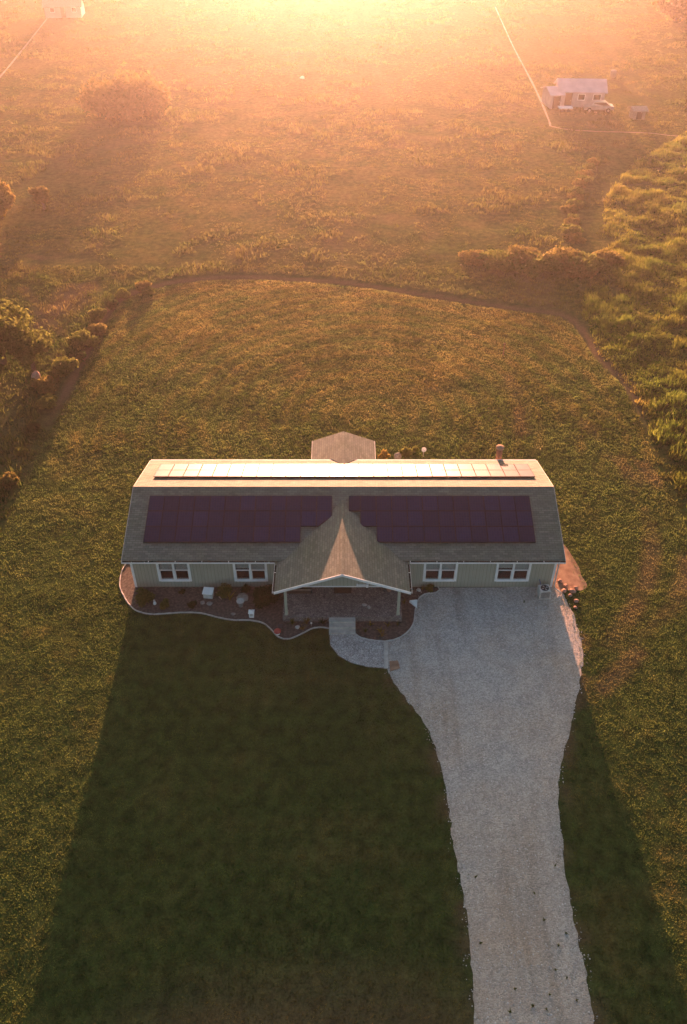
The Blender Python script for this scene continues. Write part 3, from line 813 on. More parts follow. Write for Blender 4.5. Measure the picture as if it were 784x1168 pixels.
# ------------------------------------------------------------------ solar arrays
def solar(name_label, rows, front, org):
    """rows: list of (v0, v1, [x edges...], cut) ; y measured along plan"""
    arr = empty("solar_array", org, name_label, "solar array", "solar arrays on the house roof")
    off = .145; t = .04; g = .004
    rails = MB()
    for (y0, y1, xs, cut) in rows:
        for k in range(len(xs) - 1):
            a, b = xs[k] + g, xs[k + 1] - g
            pts = [(a, y0 + g), (b, y0 + g), (b, y1 - g), (a, y1 - g)]
            if cut and k == len(xs) - 2: pts = [(a, y0 + g), (a + .08, y0 + g), (b, y0 + .62), (b, y1 - g), (a, y1 - g)]
            dz = random.uniform(-.004, .004)
            P = [(x, y, mz(y) + off + dz) for x, y in pts]
            p = MB().slab(P, t).build("solar_panel", M['frame'], arr, org)
            cxm = sum(q[0] for q in pts) / len(pts); cym = sum(q[1] for q in pts) / len(pts)
            ins = [(cxm + (x - cxm) * .94, cym + (y - cym) * .94) for x, y in pts]
            MB()._add([(x, y, mz(y) + off + .003 + dz) for x, y in ins], [tuple(range(len(ins)))]).build("panel_glass", M['panel'], p, org)
        for yy in (y0 + .25, y1 - .25):
            x0, x1 = xs[0] + .02, xs[-1] - (.7 if cut else .02)
            z = mz(yy); rails.box(x0, x1, yy - .02, yy + .02, z + .03, z + .095)
    rails.build("mounting_rail", M['frame'], arr, org)
    return arr
def edges(x0, x1, n): return [x0 + (x1 - x0) * i / n for i in range(n + 1)]
y0, y3 = 34.97, 37.98; ys = [y0 + (y3 - y0) * k / 3 for k in range(4)]
LE = edges(-11.36, -.67, 12)
solar("dark solar array left of the porch gable on the shaded front roof slope",
      [(ys[0], ys[1], LE[:11], False), (ys[1], ys[2], LE, True), (ys[2], ys[3], LE, False)], True, (-6, 36.5, 3.2))
RE = edges(1.90, 10.90, 10)
solar("dark solar array with stepped corner right of the porch gable on the shaded front slope",
      [(ys[0], ys[1], RE, False), (ys[1], ys[2], [.97] + RE, False), (ys[2], ys[3], [.31, .97] + RE, False)], True, (6, 36.5, 3.2))
BE = edges(-11.56, 11.66, 26)
solar("long sunlit solar array glaring along the back roof slope behind the ridge",
      [(40.1, 41.19, BE, False), (41.19, 42.28, BE, False)], False, (0, 41.2, 3.1))

# ------------------------------------------------------------------ foliage builders
def leaves(centres, radii, n, size, seed, squash=1.0, shell=.55):
    """n small leaf quads spread through several lobes; returns V, F, vary"""
    rn = np.random.default_rng(seed)
    C = np.array(centres, float); Rr = np.array(radii, float)
    w = Rr ** 2; idx = rn.choice(len(C), n, p=w / w.sum())
    d = rn.normal(size=(n, 3)); d /= np.linalg.norm(d, axis=1)[:, None]
    rad = Rr[idx] * (shell + (1 - shell) * rn.random(n) ** .6) * (0.86 + .28 * rn.random(n))
    # ragged outline: radius modulated by direction
    rad *= 1 + .38 * np.sin(5 * d[:, 0] + seed) * np.sin(4 * d[:, 1] + 2 * seed) * np.sin(5 * d[:, 2])
    P = C[idx] + d * rad[:, None] * np.array([1, 1, squash])
    P[:, 2] = np.maximum(P[:, 2], .02)
    nrm = d * .6 + rn.normal(size=(n, 3)) * .6; nrm /= np.linalg.norm(nrm, axis=1)[:, None]
    up = rn.normal(size=(n, 3)); u = np.cross(nrm, up); u /= np.linalg.norm(u, axis=1)[:, None]; v = np.cross(nrm, u)
    s = size * (.5 + rn.random(n)); s = s[:, None]
    V = np.stack([P - u * s * .5, P + v * s * .9 + u * 0, P + u * s * .5, P - v * s * .9], 1).reshape(-1, 3)
    F = np.arange(4 * n).reshape(n, 4)
    clump = vnoise(P[:, 0] * 3 + 40 * P[:, 2], P[:, 1] * 3 + 13 * P[:, 2], .9, seed)
    return V, F, np.repeat(np.clip(.5 * rn.random(n) + .6 * clump, 0, 1), 4)

def lobes(r, h, n, seed, base=.35):
    rn = random.Random(seed); C = [(0, 0, h * .62)]; Rr = [r * .62]
    for k in range(n):
        a = 2 * math.pi * (k + rn.random() * .6) / n; q = r * rn.uniform(.35, .80); z = h * rn.uniform(base, .85)
        C.append((q * math.cos(a), q * math.sin(a), z)); Rr.append(r * rn.uniform(.22, .48))
    return C, Rr

def tree(x, y, h, r, mat, label, n=6000, leaf=.14, nl=9, seed=1, name="tree", group=None, cat="tree"):
    z = float(ground_z(np.array([x]), np.array([y]))[0]) - .05
    t = empty(name, (x, y, z), label, cat, group)
    C, Rr = lobes(r, h, nl, seed)
    V, F, va = leaves(C, Rr, n, leaf, seed, .9)
    fast_mesh("crown", V, F, mat, {"vary": va}, t)
    mb = MB(); tr = h * .03 + .05
    mb.tube([(0, 0, 0), (.05 * r, 0, h * .2), (0, .04 * r, h * .42), (0, 0, h * .66)], [tr * 1.35, tr, tr * .75, tr * .35], 8)
    for c in C[1:]:
        mb.tube([(0, 0, h * .22), (c[0] * .45, c[1] * .45, h * .25 + (c[2] - h * .25) * .55), (c[0] * .9, c[1] * .9, c[2])], [tr * .55, tr * .35, tr * .12], 5)
    mb.build("trunk", M['bark'], t, smooth_=True)
    return t

def shrub(x, y, h, r, mat, label, n=900, leaf=.08, nl=5, seed=1, name="shrub", group=None, cat="shrub", z=None):
    if z is None: z = max(0.02, float(ground_z(np.array([x]), np.array([y]))[0]))
    t = empty(name, (x, y, z), label, cat, group)
    C, Rr = lobes(r, h, nl, seed, .25); C = [(a, b, c * .8) for a, b, c in C]
    V, F, va = leaves(C, [min(q, h * .55) if False else q for q in Rr], n, leaf, seed, min(1, h / (2 * r) + .25))
    fast_mesh("foliage", V, F, mat, {"vary": va}, t)
    mb = MB()
    for k, c in enumerate(C[1:]):
        mb.tube([(0, 0, 0), (c[0] * .5, c[1] * .5, c[2] * .6), (c[0] * .9, c[1] * .9, c[2])], [.02 + r * .02, .015, .006], 4)
    mb.build("stem", M['bark'], t)
    return t

def sprig(x, y, h, label, mat, seed, n=14, name="garden_plant", group=None, z=.024, w=.035):
    """a spray of arching leaves from one base"""
    rn = random.Random(seed); t = empty(name, (x, y, z), label, "plant", group)
    V, F = [], []
    for k in range(n):
        a = rn.uniform(0, 6.28); L = h * rn.uniform(.6, 1.1); lean = rn.uniform(.2, .9)
        px, py, pz_ = 0, 0, 0; dx, dy = math.cos(a), math.sin(a); o = len(V); ww = w * rn.uniform(.7, 1.3)
        for j in range(4):
            q = j / 3; r_ = L * lean * q ** 1.4; zz = L * (q - .35 * lean * q * q); wd = ww * (1 - q * .85)
            V += [(dx * r_ - dy * wd, dy * r_ + dx * wd, zz), (dx * r_ + dy * wd, dy * r_ - dx * wd, zz)]
        F += [(o + 2 * j, o + 2 * j + 1, o + 2 * j + 3, o + 2 * j + 2) for j in range(3)]
    V = np.array(V); F = np.array(F)
    fast_mesh("leaves", V, F, mat, {"vary": np.random.default_rng(seed).random(len(V))}, t)
    return t

# ------------------------------------------------------------------ garden bed things
shrub(-11.35, 33.1, .85, .62, M['leaf_mid'], "loose wide green shrub at the wall corner of the long bed", 2200, .06, 6, 3)
shrub(-10.12, 32.62, .55, .36, M['leaf_mid'], "rounded bright green shrub nearest the wavy edging in the long bed", 1500, .045, 5, 4)
shrub(-8.6, 32.66, .42, .28, M['leaf_dark'], "small round green shrub between the bright shrub and the pale box", 1000, .045, 5, 5)
shrub(-9.3, 33.75, .3, .2, M['leaf_dark'], "tiny dark shrub close to the wall beneath the first window", 500, .04, 4, 6)
shrub(-6.75, 33.55, 1.0, .55, M['leaf_mid'], "upright green shrub with yellow blooms left of the second window", 1600, .06, 6, 7)
sprig(-6.5, 33.2, .7, "yellow leaved spiky plant in front of the upright blooming shrub", M['leaf_yellow'], 8, 16)
shrub(-4.45, 33.1, 1.15, .85, M['leaf_dark'], "large dark evergreen bush beside the porch post in the long bed", 3800, .065, 8, 9)
shrub(-5.6, 33.8, .6, .35, M['leaf_dark'], "low dark plant under the second window behind the flat rock", 800, .05, 5, 10)

def simple(mb, name, mat, label, cat, org, group=None, sm=False):
    return tag(mb.build(name, mat, None, org, smooth_=sm), label, cat, group)
# pale utility box with lid
ub = empty("utility_box", (-7.75, 33.5, .024), "pale grey-green utility box standing in the mulch between two front windows", "utility box")
ub.rotation_euler[2] = R(-6)
MB().box(-.26, .26, -.2, .2, 0, .36).build("body", M['dirty_white'], ub)
MB()._add([(-.30, -.25, .37), (.30, -.25, .37), (.30, .25, .44), (-.30, .25, .44), (-.30, -.25, .41), (.30, -.25, .41), (.30, .25, .48), (-.30, .25, .48)],
          [(3, 2, 1, 0), (4, 5, 6, 7), (0, 1, 5, 4), (1, 2, 6, 5), (2, 3, 7, 6), (3, 0, 4, 7)]).build("lid", M['white'], ub)
# driftwood
simple(MB().tube([(-7.35, 33.75, .06), (-7.2, 33.5, .12), (-7.1, 33.32, .1), (-6.98, 33.22, .05)], [.05, .045, .04, .02], 6), "driftwood", M['wood'], "curved grey piece of driftwood lying right of the pale utility box", "driftwood", (-7.2, 33.5, .02), sm=True)
simple(MB().rock((-5.8, 33.35, .02), .40, .30, .22, 3), "garden_rock", M['wood'], "broad flat tan rock under the second front window", "rock", (-5.8, 33.35, .02))
simple(MB().rock((-8.05, 32.95, .02), .15, .13, .14, 4), "garden_rock", M['stone'], "small grey rock in front of the pale utility box, the one farther from the porch", "rock", (-8.05, 32.95, .02))
simple(MB().rock((-7.62, 32.88, .02), .17, .14, .15, 5), "garden_rock", M['stone'], "grey rock in front of the utility box on the side towards the porch", "rock", (-7.62, 32.88, .02))
simple(MB().rock((-6.2, 32.1, .02), .13, .1, .09, 6), "garden_rock", M['stone'], "dark little rock left of the white lantern near the edging", "rock", (-6.2, 32.1, .02))
simple(MB().rock((-3.5, 31.15, .02), .17, .15, .2, 7), "garden_rock", M['grille'], "black lumpy rock beside the red ornament in the bed", "rock", (-3.5, 31.15, .02))
simple(MB().rock((-2.55, 31.1, .02), .14, .12, .13, 17), "garden_rock", M['palestone'], "pale round rock in the mulch beneath the porch edge", "rock", (-2.55, 31.1, .02))
# stone urn
ur = empty("stone_urn", (-5.83, 32.72, .024), "round stone urn with pale rim standing in front of the tan rock", "urn")
MB().lathe([(.12, 0), (.13, .05), (.09, .10), (.18, .24), (.21, .36), (.19, .40)], n=16).build("bowl", M['stone'], ur, smooth_=True)
MB().lathe([(.19, .402), (.225, .41), (.225, .44), (.15, .445), (.13, .42)], n=16).build("rim", M['palestone'], ur)
# white lantern
ln = empty("garden_lantern", (-5.15, 31.95, .024), "white boxy garden lantern on the mulch near the wavy edging", "lantern")
MB().box(-.13, .13, -.13, .13, 0, .05).build("base", M['white'], ln)
mb = MB()
for sx in (-.11, .11):
    for sy in (-.11, .11): mb.box(sx - .02, sx + .02, sy - .02, sy + .02, .052, .36)
mb.build("frame", M['white'], ln)
MB().box(-.085, .085, -.085, .085, .052, .355).build("pane", M['dirty_white'], ln)
MB().loft([[(-.17, -.17, .362), (.17, -.17, .362), (.17, .17, .362), (-.17, .17, .362)], [(-.05, -.05, .48), (.05, -.05, .48), (.05, .05, .48), (-.05, .05, .48)]]).build("roof", M['white'], ln)
MB().tube([(-.03, 0, .48), (-.025, 0, .53), (.025, 0, .53), (.03, 0, .48)], .01, 5).build("handle", M['metal'], ln)
# red and white ornament
ro = empty("garden_ornament", (-3.62, 30.66, .024), "small red capped garden ornament with white base by the bed edge", "ornament")
MB().lathe([(.13, 0), (.12, .08), (.07, .12), (.06, .18)], n=14).build("base", M['white'], ro, smooth_=True)
MB().lathe([(.20, .181), (.20, .21), (.15, .28), (.07, .32), (.01, .33)], n=14).build("cap", M['red'], ro, smooth_=True)
go = empty("garden_figurine", (-10.75, 32.88, .024), "tiny white figurine between the two green shrubs at the far bed corner", "figurine")
MB().lathe([(.09, 0), (.10, .06), (.06, .18), (.04, .22)], n=12).build("body", M['white'], go, smooth_=True)
MB().lathe([(.02, .221), (.06, .25), (.06, .30), (.01, .36)], n=12).build("head", M['dirty_white'], go, smooth_=True)
# stake lights
def stake(x, y, label):
    s = empty("stake_light", (x, y, .02), label, "garden light")
    MB().lathe([(.008, 0), (.008, .20)], n=6).build("stake", M['metal'], s)
    MB().lathe([(.03, .201), (.05, .23), (.05, .28), (.02, .30)], n=10).build("lamp_head", M['white'], s)
stake(-1.78, 31.2, "small white stake light beside the concrete steps at the lawn edge")
# plants along the porch edge
for k, (x, y, h, mt, lab) in enumerate([
        (-2.85, 31.35, .40, 'leaf_mid', "leafy green plant against the porch floor near the post"),
        (-2.05, 31.38, .50, 'leaf_olive', "olive plant against the porch floor midway between post and steps"),
        (-1.15, 31.38, .42, 'leaf_dark', "dark bushy plant in the corner between steps and porch floor"),
        (-2.25, 30.95, .30, 'leaf_gold', "straw coloured sprig in the mulch bulge before the porch")]):
    sprig(x, y, h, lab, M[mt], 30 + k, 26, w=.045)
for k, (x, y, mt, lab) in enumerate([
        (1.5, 31.25, 'leaf_yellow', "yellow sprig by the porch floor in the small bed"),
        (2.05, 30.75, 'leaf_yellow', "yellow sprig in the middle front of the small bed"),
        (2.45, 31.2, 'leaf_yellow', "yellow green sprig in the middle back of the small bed"),
        (3.0, 31.25, 'leaf_olive', "olive sprig towards the driveway side of the small bed"),
        (1.2, 30.75, 'leaf_mid', "green sprig near the steps in the small bed"),
        (3.45, 32.9, 'leaf_mid', "green leafy plant beside the porch post near driveway"),
        (4.6, 34.0, 'leaf_olive', "bushy plant at the wall where the small bed narrows"),
        (2.1, 30.45, 'leaf_gold', "golden tuft on the rounded front edge of the small bed")]):
    sprig(x, y, .34 if k < 6 else .42, lab, M[mt], 50 + k, 16, w=.03)
shrub(5.0, 33.98, .5, .3, M['leaf_mid'], "small round bush against the wall left of the third window", 900, .045, 4, 12)
simple(MB().rock((4.35, 33.95, .02), .15, .12, .15, 21), "garden_rock", M['palestone'], "pale round stone by the wall at the narrow end of the small bed", "rock", (4.35, 33.95, .02))
simple(MB()._add([(3.75, 33.0, .03), (4.15, 32.55, .03), (4.25, 33.15, .03), (3.78, 33.05, .16), (4.12, 32.6, .07), (4.2, 33.1, .16), ],
                 [(2, 1, 0), (3, 4, 5), (0, 1, 4, 3), (1, 2, 5, 4), (2, 0, 3, 5)]), "splash_block", M['white'], "pale wedge-shaped splash block at the edging beside the driveway", "splash block", (4.0, 32.9, 0))

# air conditioner
ac = empty("air_conditioner", (11.5, 33.55, .016), "pale air conditioner unit on the gravel against the house corner", "air conditioner", rz=R(4))
MB().box(-.36, .36, -.34, .34, 0, .06).build("base", M['concrete'], ac)
b1 = MB().loft([[(sx * w_, sy * w_ * .92, z) for sx, sy in ((-1, -1), (1, -1), (1, 1), (-1, 1))] for w_, z in ((.30, .062), (.32, .10), (.32, .58), (.30, .62))]).build("body", M['dirty_white'], ac)
mb = MB()
for k in range(9): mb.box(-.27, .27, -.305 - .0, -.298, .13 + k * .05, .15 + k * .05)
mb.build("side_grille", M['grille'], ac)
MB().lathe([(.235, .621), (.235, .64), (.20, .645), (.20, .625)], n=18).build("fan_guard", M['grille'], ac)
mb = MB()
for k in range(4):
    a = k * math.pi / 2 + .3
    mb._add([(.02 * math.cos(a), .02 * math.sin(a), .63), (.19 * math.cos(a - .3), .19 * math.sin(a - .3), .632), (.19 * math.cos(a + .35), .19 * math.sin(a + .35), .640)], [(0, 1, 2)])
mb.build("fan_blade", M['metal'], ac)
MB().tube([(-.18, .24, .5), (-.18, .30, .66), (-.17, .45, .7), (-.17, .62, .7)], .025, 6).build("pipe", M['blue'], ac)

# porch furniture
pb = empty("porch_planter", (-2.52, 33.75, .402), "low dark wooden planter box with brown foliage on the porch floor", "planter")
mb = MB().box(-.70, .70, -.42, -.38, 0, .34).box(-.70, .70, .38, .42, 0, .34).box(-.70, -.66, -.378, .378, 0, .34).box(.66, .70, -.378, .378, 0, .34)
mb.build("box", M['darkwood'], pb)
MB().box(-.72, .72, -.45, -.422, .30, .35).build("front_rail", M['wood'], pb)
MB().box(-.658, .658, -.378, .378, 0, .22).build("soil", M['mulch'], pb)
V, F, va = leaves([(-.4, 0, .28), (0, .05, .3), (.4, 0, .28)], [.28, .28, .28], 900, .06, 77, .5)
fast_mesh("foliage", V, F, M['leaf_olive'], {"vary": va}, pb)
pp = empty("potted_plant", (2.6, 33.6, .402), "dark leafy plant in a terracotta pot at the porch wall", "potted plant")
MB().lathe([(.13, 0), (.19, .26), (.21, .26), (.21, .31), (.17, .31), (.16, .24)], n=16).build("pot", M['terracotta'], pp)
V, F, va = leaves([(0, 0, .55), (.2, .05, .5), (-.2, 0, .5)], [.28, .2, .2], 700, .07, 78, .8)
fast_mesh("foliage", V, F, M['leaf_dark'], {"vary": va}, pp)
simple(MB().rock((1.18, 32.45, .402), .14, .11, .08, 31), "porch_stone", M['palestone'], "pale flat stone near the porch edge, the one closer to the steps", "stone", (1.18, 32.45, .402))
simple(MB().rock((1.42, 32.25, .402), .10, .12, .10, 32), "porch_stone", M['palestone'], "smaller pale stone near the porch edge, farther from the steps", "stone", (1.42, 32.25, .402))
dm = simple(MB().box(-.55, .45, 33.35, 33.95, .402, .42), "door_mat", M['darkwood'], "dark mat before the front door on the porch floor", "mat", (-.05, 33.6, .402))

# corner stones at the right of the house
for k, (x, y, s_) in enumerate([(12.75, 33.9, .16), (13.05, 33.55, .13), (13.25, 33.85, .19), (13.3, 33.1, .15), (12.95, 34.35, .12), (13.5, 34.15, .14), (13.15, 32.6, .11), (12.7, 34.7, .15)]):
    simple(MB().rock((x, y, .015), s_, s_ * .85, s_ * .8, 60 + k), "corner_stone", M['redstone'], ["reddish stone on the dirt between the air conditioner and the bare patch", "reddish stone in the middle of the scatter at the gravel corner", "largest reddish stone at the house corner", "reddish stone lowest but one on the gravel edge", "small reddish stone touching the house wall corner", "reddish stone farthest from the house on the bare dirt", "smallest reddish stone, alone on the gravel edge", "reddish stone on the dirt along the side wall"][k], "stone", (x, y, .015), "reddish stones at the house corner")

# weeds growing through the gravel
wd0 = None
WP = [(8.3, 13.3), (7.9, 12.4), (8.6, 14.2), (7.2, 12.0), (6.6, 12.6), (8.9, 12.2), (8.2, 15.2), (6.3, 11.8), (7.7, 11.9), (8.7, 13.0), (9.0, 14.7), (5.6, 17.0), (9.1, 17.5), (8.0, 16.3), (5.5, 14.3), (10.3, 33.0)]
for k, (x, y) in enumerate(WP):
    if wd0 is None or k % 4 == 0:
        wd0 = sprig(x, y, .13, "small green weed growing through the driveway gravel", M['leaf_mid'], 90 + k, 12, "driveway_weed", "weeds in the driveway gravel", .018, .022)
    else:
        c = wd0.copy(); COL.objects.link(c); c.location = (x, y, .018); c.rotation_euler[2] = k * 1.3; s = .8 + .15 * (k % 4); c.scale = (s, s, s)
        for ch in wd0.children:
            d = ch.copy(); COL.objects.link(d); d.parent = c

# ------------------------------------------------------------------ behind the house
sd = empty("satellite_dish", (5.56, 46.9, 0), "white satellite dish on a short post in the grass behind the house", "satellite dish")
MB().lathe([(.03, 0), (.03, .55)], n=8).build("post", M['metal'], sd)
rings = []
for k in range(6):
    q = k / 5; rr = .02 + .15 * q; dep = .12 * q * q; ring = []
    for i in range(16):
        a = 2 * math.pi * i / 16; p = Matrix.Rotation(R(50), 3, 'X') @ Vector((rr * math.cos(a), rr * math.sin(a), dep)); ring.append((p.x, p.y, p.z + .62))
    rings.append(ring)
MB().loft(rings, False).build("dish", M['white'], sd, smooth_=True)
MB().tube([(0, -.05, .62), (0, -.32, .75)], .015, 5).build("feed_arm", M['metal'], sd)
shrub(4.3, 46.9, .8, .45, M['leaf_mid'], "green shrub behind the house, farther from the small back roof", 900, .08, 5, 14)
shrub(2.85, 46.6, .8, .42, M['leaf_gold'], "golden shrub close beside the small back roof", 900, .08, 5, 15)
shrub(5.0, 47.4, .6, .3, M['leaf_mid'], "small green shrub just left of the satellite dish", 500, .07, 4, 16)
simple(MB().rock((3.75, 46.8, .02), .3, .25, .35, 41), "garden_rock", M['stone'], "grey rock between shrubs behind the house", "rock", (3.75, 46.8, .02))
po = empty("metal_stake", (13.16, 60.9, 0), "thin dark stake standing alone in the mown back lawn", "stake")
MB().lathe([(.045, 0), (.04, 1.1), (.01, 1.13)], n=8).build("pole", M['rust'], po)
MB().box(-.09, .09, -.03, .03, .95, 1.08).build("cross_piece", M['darkwood'], po)

# ------------------------------------------------------------------ hedge on the left boundary
HG = [(-18.03, 72.3, .6, .6), (-19.0, 72.9, 1.0, .9), (-20.3, 71.6, .8, .7), (-21.0, 69.3, .9, .8), (-21.3, 67.2, 1.2, 1.0), (-21.5, 64.6, 1.0, 1.0), (-21.6, 62.2, 1.7, 1.25),
      (-22.1, 59.8, 1.1, .9), (-22.1, 57.8, 1.9, 1.35), (-22.8, 55.4, 1.5, 1.2), (-22.6, 53.2, 1.1, 1.0), (-22.5, 50.2, .6, .6), (-22.6, 47.3, .4, .45), (-22.5, 43.8, 1.0, .8), (-22.9, 41.8, 1.1, .9), (-22.4, 39.6, .8, .7)]
ORD = 'first second third fourth fifth sixth seventh eighth ninth tenth eleventh twelfth thirteenth fourteenth fifteenth sixteenth'.split()
for k, (x, y, h, r) in enumerate(HG):
    mt = ['leaf_mid', 'leaf_olive', 'leaf_mid', 'leaf_dark'][k % 4]
    lab = "%s shrub in the boundary hedge, %s counting from its far bend" % (["low", "bushy", "tall"][int(h > .75) + int(h > 1.4)], ORD[k])
    x += random.uniform(-.35, .35)
    shrub(x, y, h * .8, r * random.uniform(.75, 1.05), M[mt], lab, int(500 + 1300 * r), .13, 6, 100 + k, "hedge_shrub", "shrubs along the lawn boundary")
# trees
tree(-27.6, 59.6, 5.6, 2.9, M['leaf_mid'], "largest round-lobed tree at the dark field edge beyond the hedge", 9000, .17, 11, 201)
tree(-24.9, 58.6, 3.6, 1.9, M['leaf_mid'], "smaller round tree pressed against the large lobed tree's near side", 5000, .15, 8, 202)
simple(MB().rock((-24.2, 57.0, 0), .42, .35, .75, 51), "field_boulder", M['redstone'], "pinkish boulder at the foot of the smaller round tree", "boulder", (-24.2, 57.0, 0))
tree(-37.4, 90.6, 3.6, 2.0, M['leaf_gold'], "golden round tree standing far out in the field past the lobed tree", 4000, .2, 8, 203)
tree(-33.4, 93.0, 2.9, 1.2, M['leaf_olive'], "slim dull tree beside the golden round tree", 2200, .2, 6, 204)
tree(-36.6, 82.5, 2.2, 1.8, M['leaf_olive'], "squat bushy tree in front of the golden round tree", 2200, .2, 6, 214)
tree(-31.2, 130.5, 3.4, 6.0, M['leaf_olive'], "very wide spreading tree alone in the hazy far field", 8000, .34, 14, 205)
tree(68, 196, 5.5, 5.5, M['leaf_gold'], "broad hazy tree on the far field at the corner beyond the white barn", 5000, .4, 10, 206)
tree(75, 184, 5.0, 4.5, M['leaf_olive'], "darker tree in front of the broad hazy corner tree", 4000, .4, 9, 207)
# thicket beyond the mown edge
TH = [(13.2, 79.6, 1.6, 1.7), (15.4, 78.6, 2.0, 2.0), (17.6, 79.6, 2.4, 2.2), (19.6, 77.6, 2.2, 2.1), (21.6, 79.0, 2.6, 2.3), (23.8, 77.6, 2.3, 2.1), (25.8, 79.2, 2.0, 1.9), (18.2, 76.6, 1.4, 1.5), (22.6, 76.2, 1.6, 1.6)]
for k, (x, y, h, r) in enumerate(TH):
    shrub(x, y, h * .45, r, M[['leaf_olive', 'leaf_mid'][k % 2]], "dense shrub of the dark thicket beyond the lawn, %s from the house-side end" % ORD[k], int(900 * r), .18, 7, 300 + k, "thicket_shrub", "shrubs of the thicket beyond the lawn")
for k in range(13):
    q = k / 12; x = 24.0 + 2.6 * q + 4.6 * q * q + random.uniform(-.3, .3); y = 84.6 + 23 * q + random.uniform(-.5, .5)
    shrub(x, y, random.uniform(.35, .75), random.uniform(.7, 1.3), M[['leaf_olive', 'leaf_mid'][k % 2]], "low shrub in the field row above the thicket, %s from the thicket" % ORD[k], 600, .18, 6, 330 + k, "field_row_shrub", "shrub row in the far field")

# ------------------------------------------------------------------ far buildings and car
def gabled(name, label, cat, x, y, w, d_, h, rh, rz, wins, wallm='barnwall', roofm='barnroof'):
    t = empty(name, (x, y, 0), label, cat, rz=rz); hw, hd = w / 2, d_ / 2
    mb = MB()
    pr_ = [(-hd, 0), (hd, 0), (hd, h), (0, h + rh - .1), (-hd, h)]
    mb._add([(-hw, q, z) for q, z in pr_] + [(hw, q, z) for q, z in pr_], [tuple(range(4, -1, -1)), tuple(range(5, 10))] + [(i, (i + 1) % 5, (i + 1) % 5 + 5, i + 5) for i in (0, 1, 4)])
    mb.build("wall", M[wallm], t)
    e = .3; s = rh / hd
    MB().slab([(-hw - e, -hd - e, h - e * s), (hw + e, -hd - e, h - e * s), (hw + e, 0, h + rh), (-hw - e, 0, h + rh)], .1).slab(
        [(-hw - e, .003, h + rh), (hw + e, .003, h + rh), (hw + e, hd + e, h - e * s), (-hw - e, hd + e, h - e * s)], .1).build("roof", M[roofm], t)
    for (a, b, c, dd) in wins:
        nm = "door" if c < .2 else "window"
        f = MB().box(a, b, -hd - .05, -hd - .003, c, dd).build(nm, M['white' if nm == 'window' else 'darkwood'], t)
        if nm == "window": MB().box(a + .1, b - .1, -hd - .06, -hd - .052, c + .1, dd - .1).build("pane", M['darkglass'], f)
        else: MB().box(b - .2, b - .12, -hd - .09, -hd - .052, .9, 1.05).build("handle", M['metal'], f)
    return t
gabled("farm_building", "pale long farm building with pinkish metal roof in the far field", "barn", 35.2, 135.5, 6.6, 4.6, 2.3, 1.1, R(-4),
       [(-2.4, -1.4, .05, 2.0), (-.6, .5, 1.0, 1.9), (1.6, 2.8, 1.0, 1.9)])
gabled("lean_to_shed", "small pale annex shed with dark doorway against the farm building's end", "shed", 31.0, 134.6, 1.7, 4.0, 2.0, .6, R(8), [(-.55, .55, .05, 1.7)])
gabled("cottage", "faint small cottage in the hazy far field at the dirt track's end", "cottage", -58.5, 202, 7.4, 5, 2.2, 1.4, R(6), [(-2.6, -1.6, 1, 1.9), (-.4, .5, .05, 2.0), (1.8, 2.8, 1, 1.9)], 'palestone', 'wood')
gabled("pump_shed", "tiny square shed standing right of the pale farm building", "shed", 42.0, 128, 1.7, 1.7, 1.3, .3, R(5), [(-.4, .4, .05, 1.1)], 'wood', 'wood')
tk = empty("water_tank", (44.2, 151, 0), "small pale water tank in the field behind the farm building", "tank")
MB().lathe([(.5, 0), (.5, .9), (.45, 1.0)], n=16).build("body", M['wood'], tk, smooth_=True)
MB().lathe([(.46, 1.002), (.2, 1.1), (.05, 1.12)], n=16).build("lid", M['wood'], tk)
car = empty("parked_car", (37.2, 131.4, 0), "pale silver car parked before the farm building", "car", rz=R(-4))
prof = [(-2.1, .35), (-2.15, .7), (-1.3, .85), (-.75, 1.35), (.9, 1.38), (1.6, .92), (2.1, .8), (2.15, .4)]
MB().loft([[(x, y_ * (1 if z < .9 else .82), z) for x, z in prof] for y_ in (-.85, -.8, .8, .85)]).build("body", M['carpaint'], car)
MB().loft([[(x, y_, z) for x, z in [(-1.2, .9), (-.72, 1.3), (.86, 1.33), (1.45, .95)]] for y_ in (-.74, .74)]).build("side_window", M['darkglass'], car)
for sx in (-1.35, 1.35):
    for sy in (-.8, .8):
        w = MB().tube([(sx, sy - .1, .32), (sx, sy + .1, .32)], .32, 14).build("wheel", M['tyre'], car)
        MB().tube([(sx, sy - .11, .32), (sx, sy + .11, .32)], .17, 10).build("rim", M['metal'], w)
tr_ = empty("hay_trailer", (32.2, 131.3, 0), "low white flat trailer parked before the annex shed", "trailer", rz=R(2))
MB().box(-.8, 1.2, -.6, .6, .45, .6).build("bed", M['white'], tr_)
for sx in (-.3, .5):
    for sy in (-.65, .65): MB().tube([(sx, sy - .08, .25), (sx, sy + .08, .25)], .25, 12).build("wheel", M['tyre'], tr_)
simple(MB().rock((-6.73, 150, 0), .45, .3, .35, 71), "field_boulder", M['palestone'], "lone pale boulder far out in the sunlit haze", "boulder", (-6.73, 150, 0))

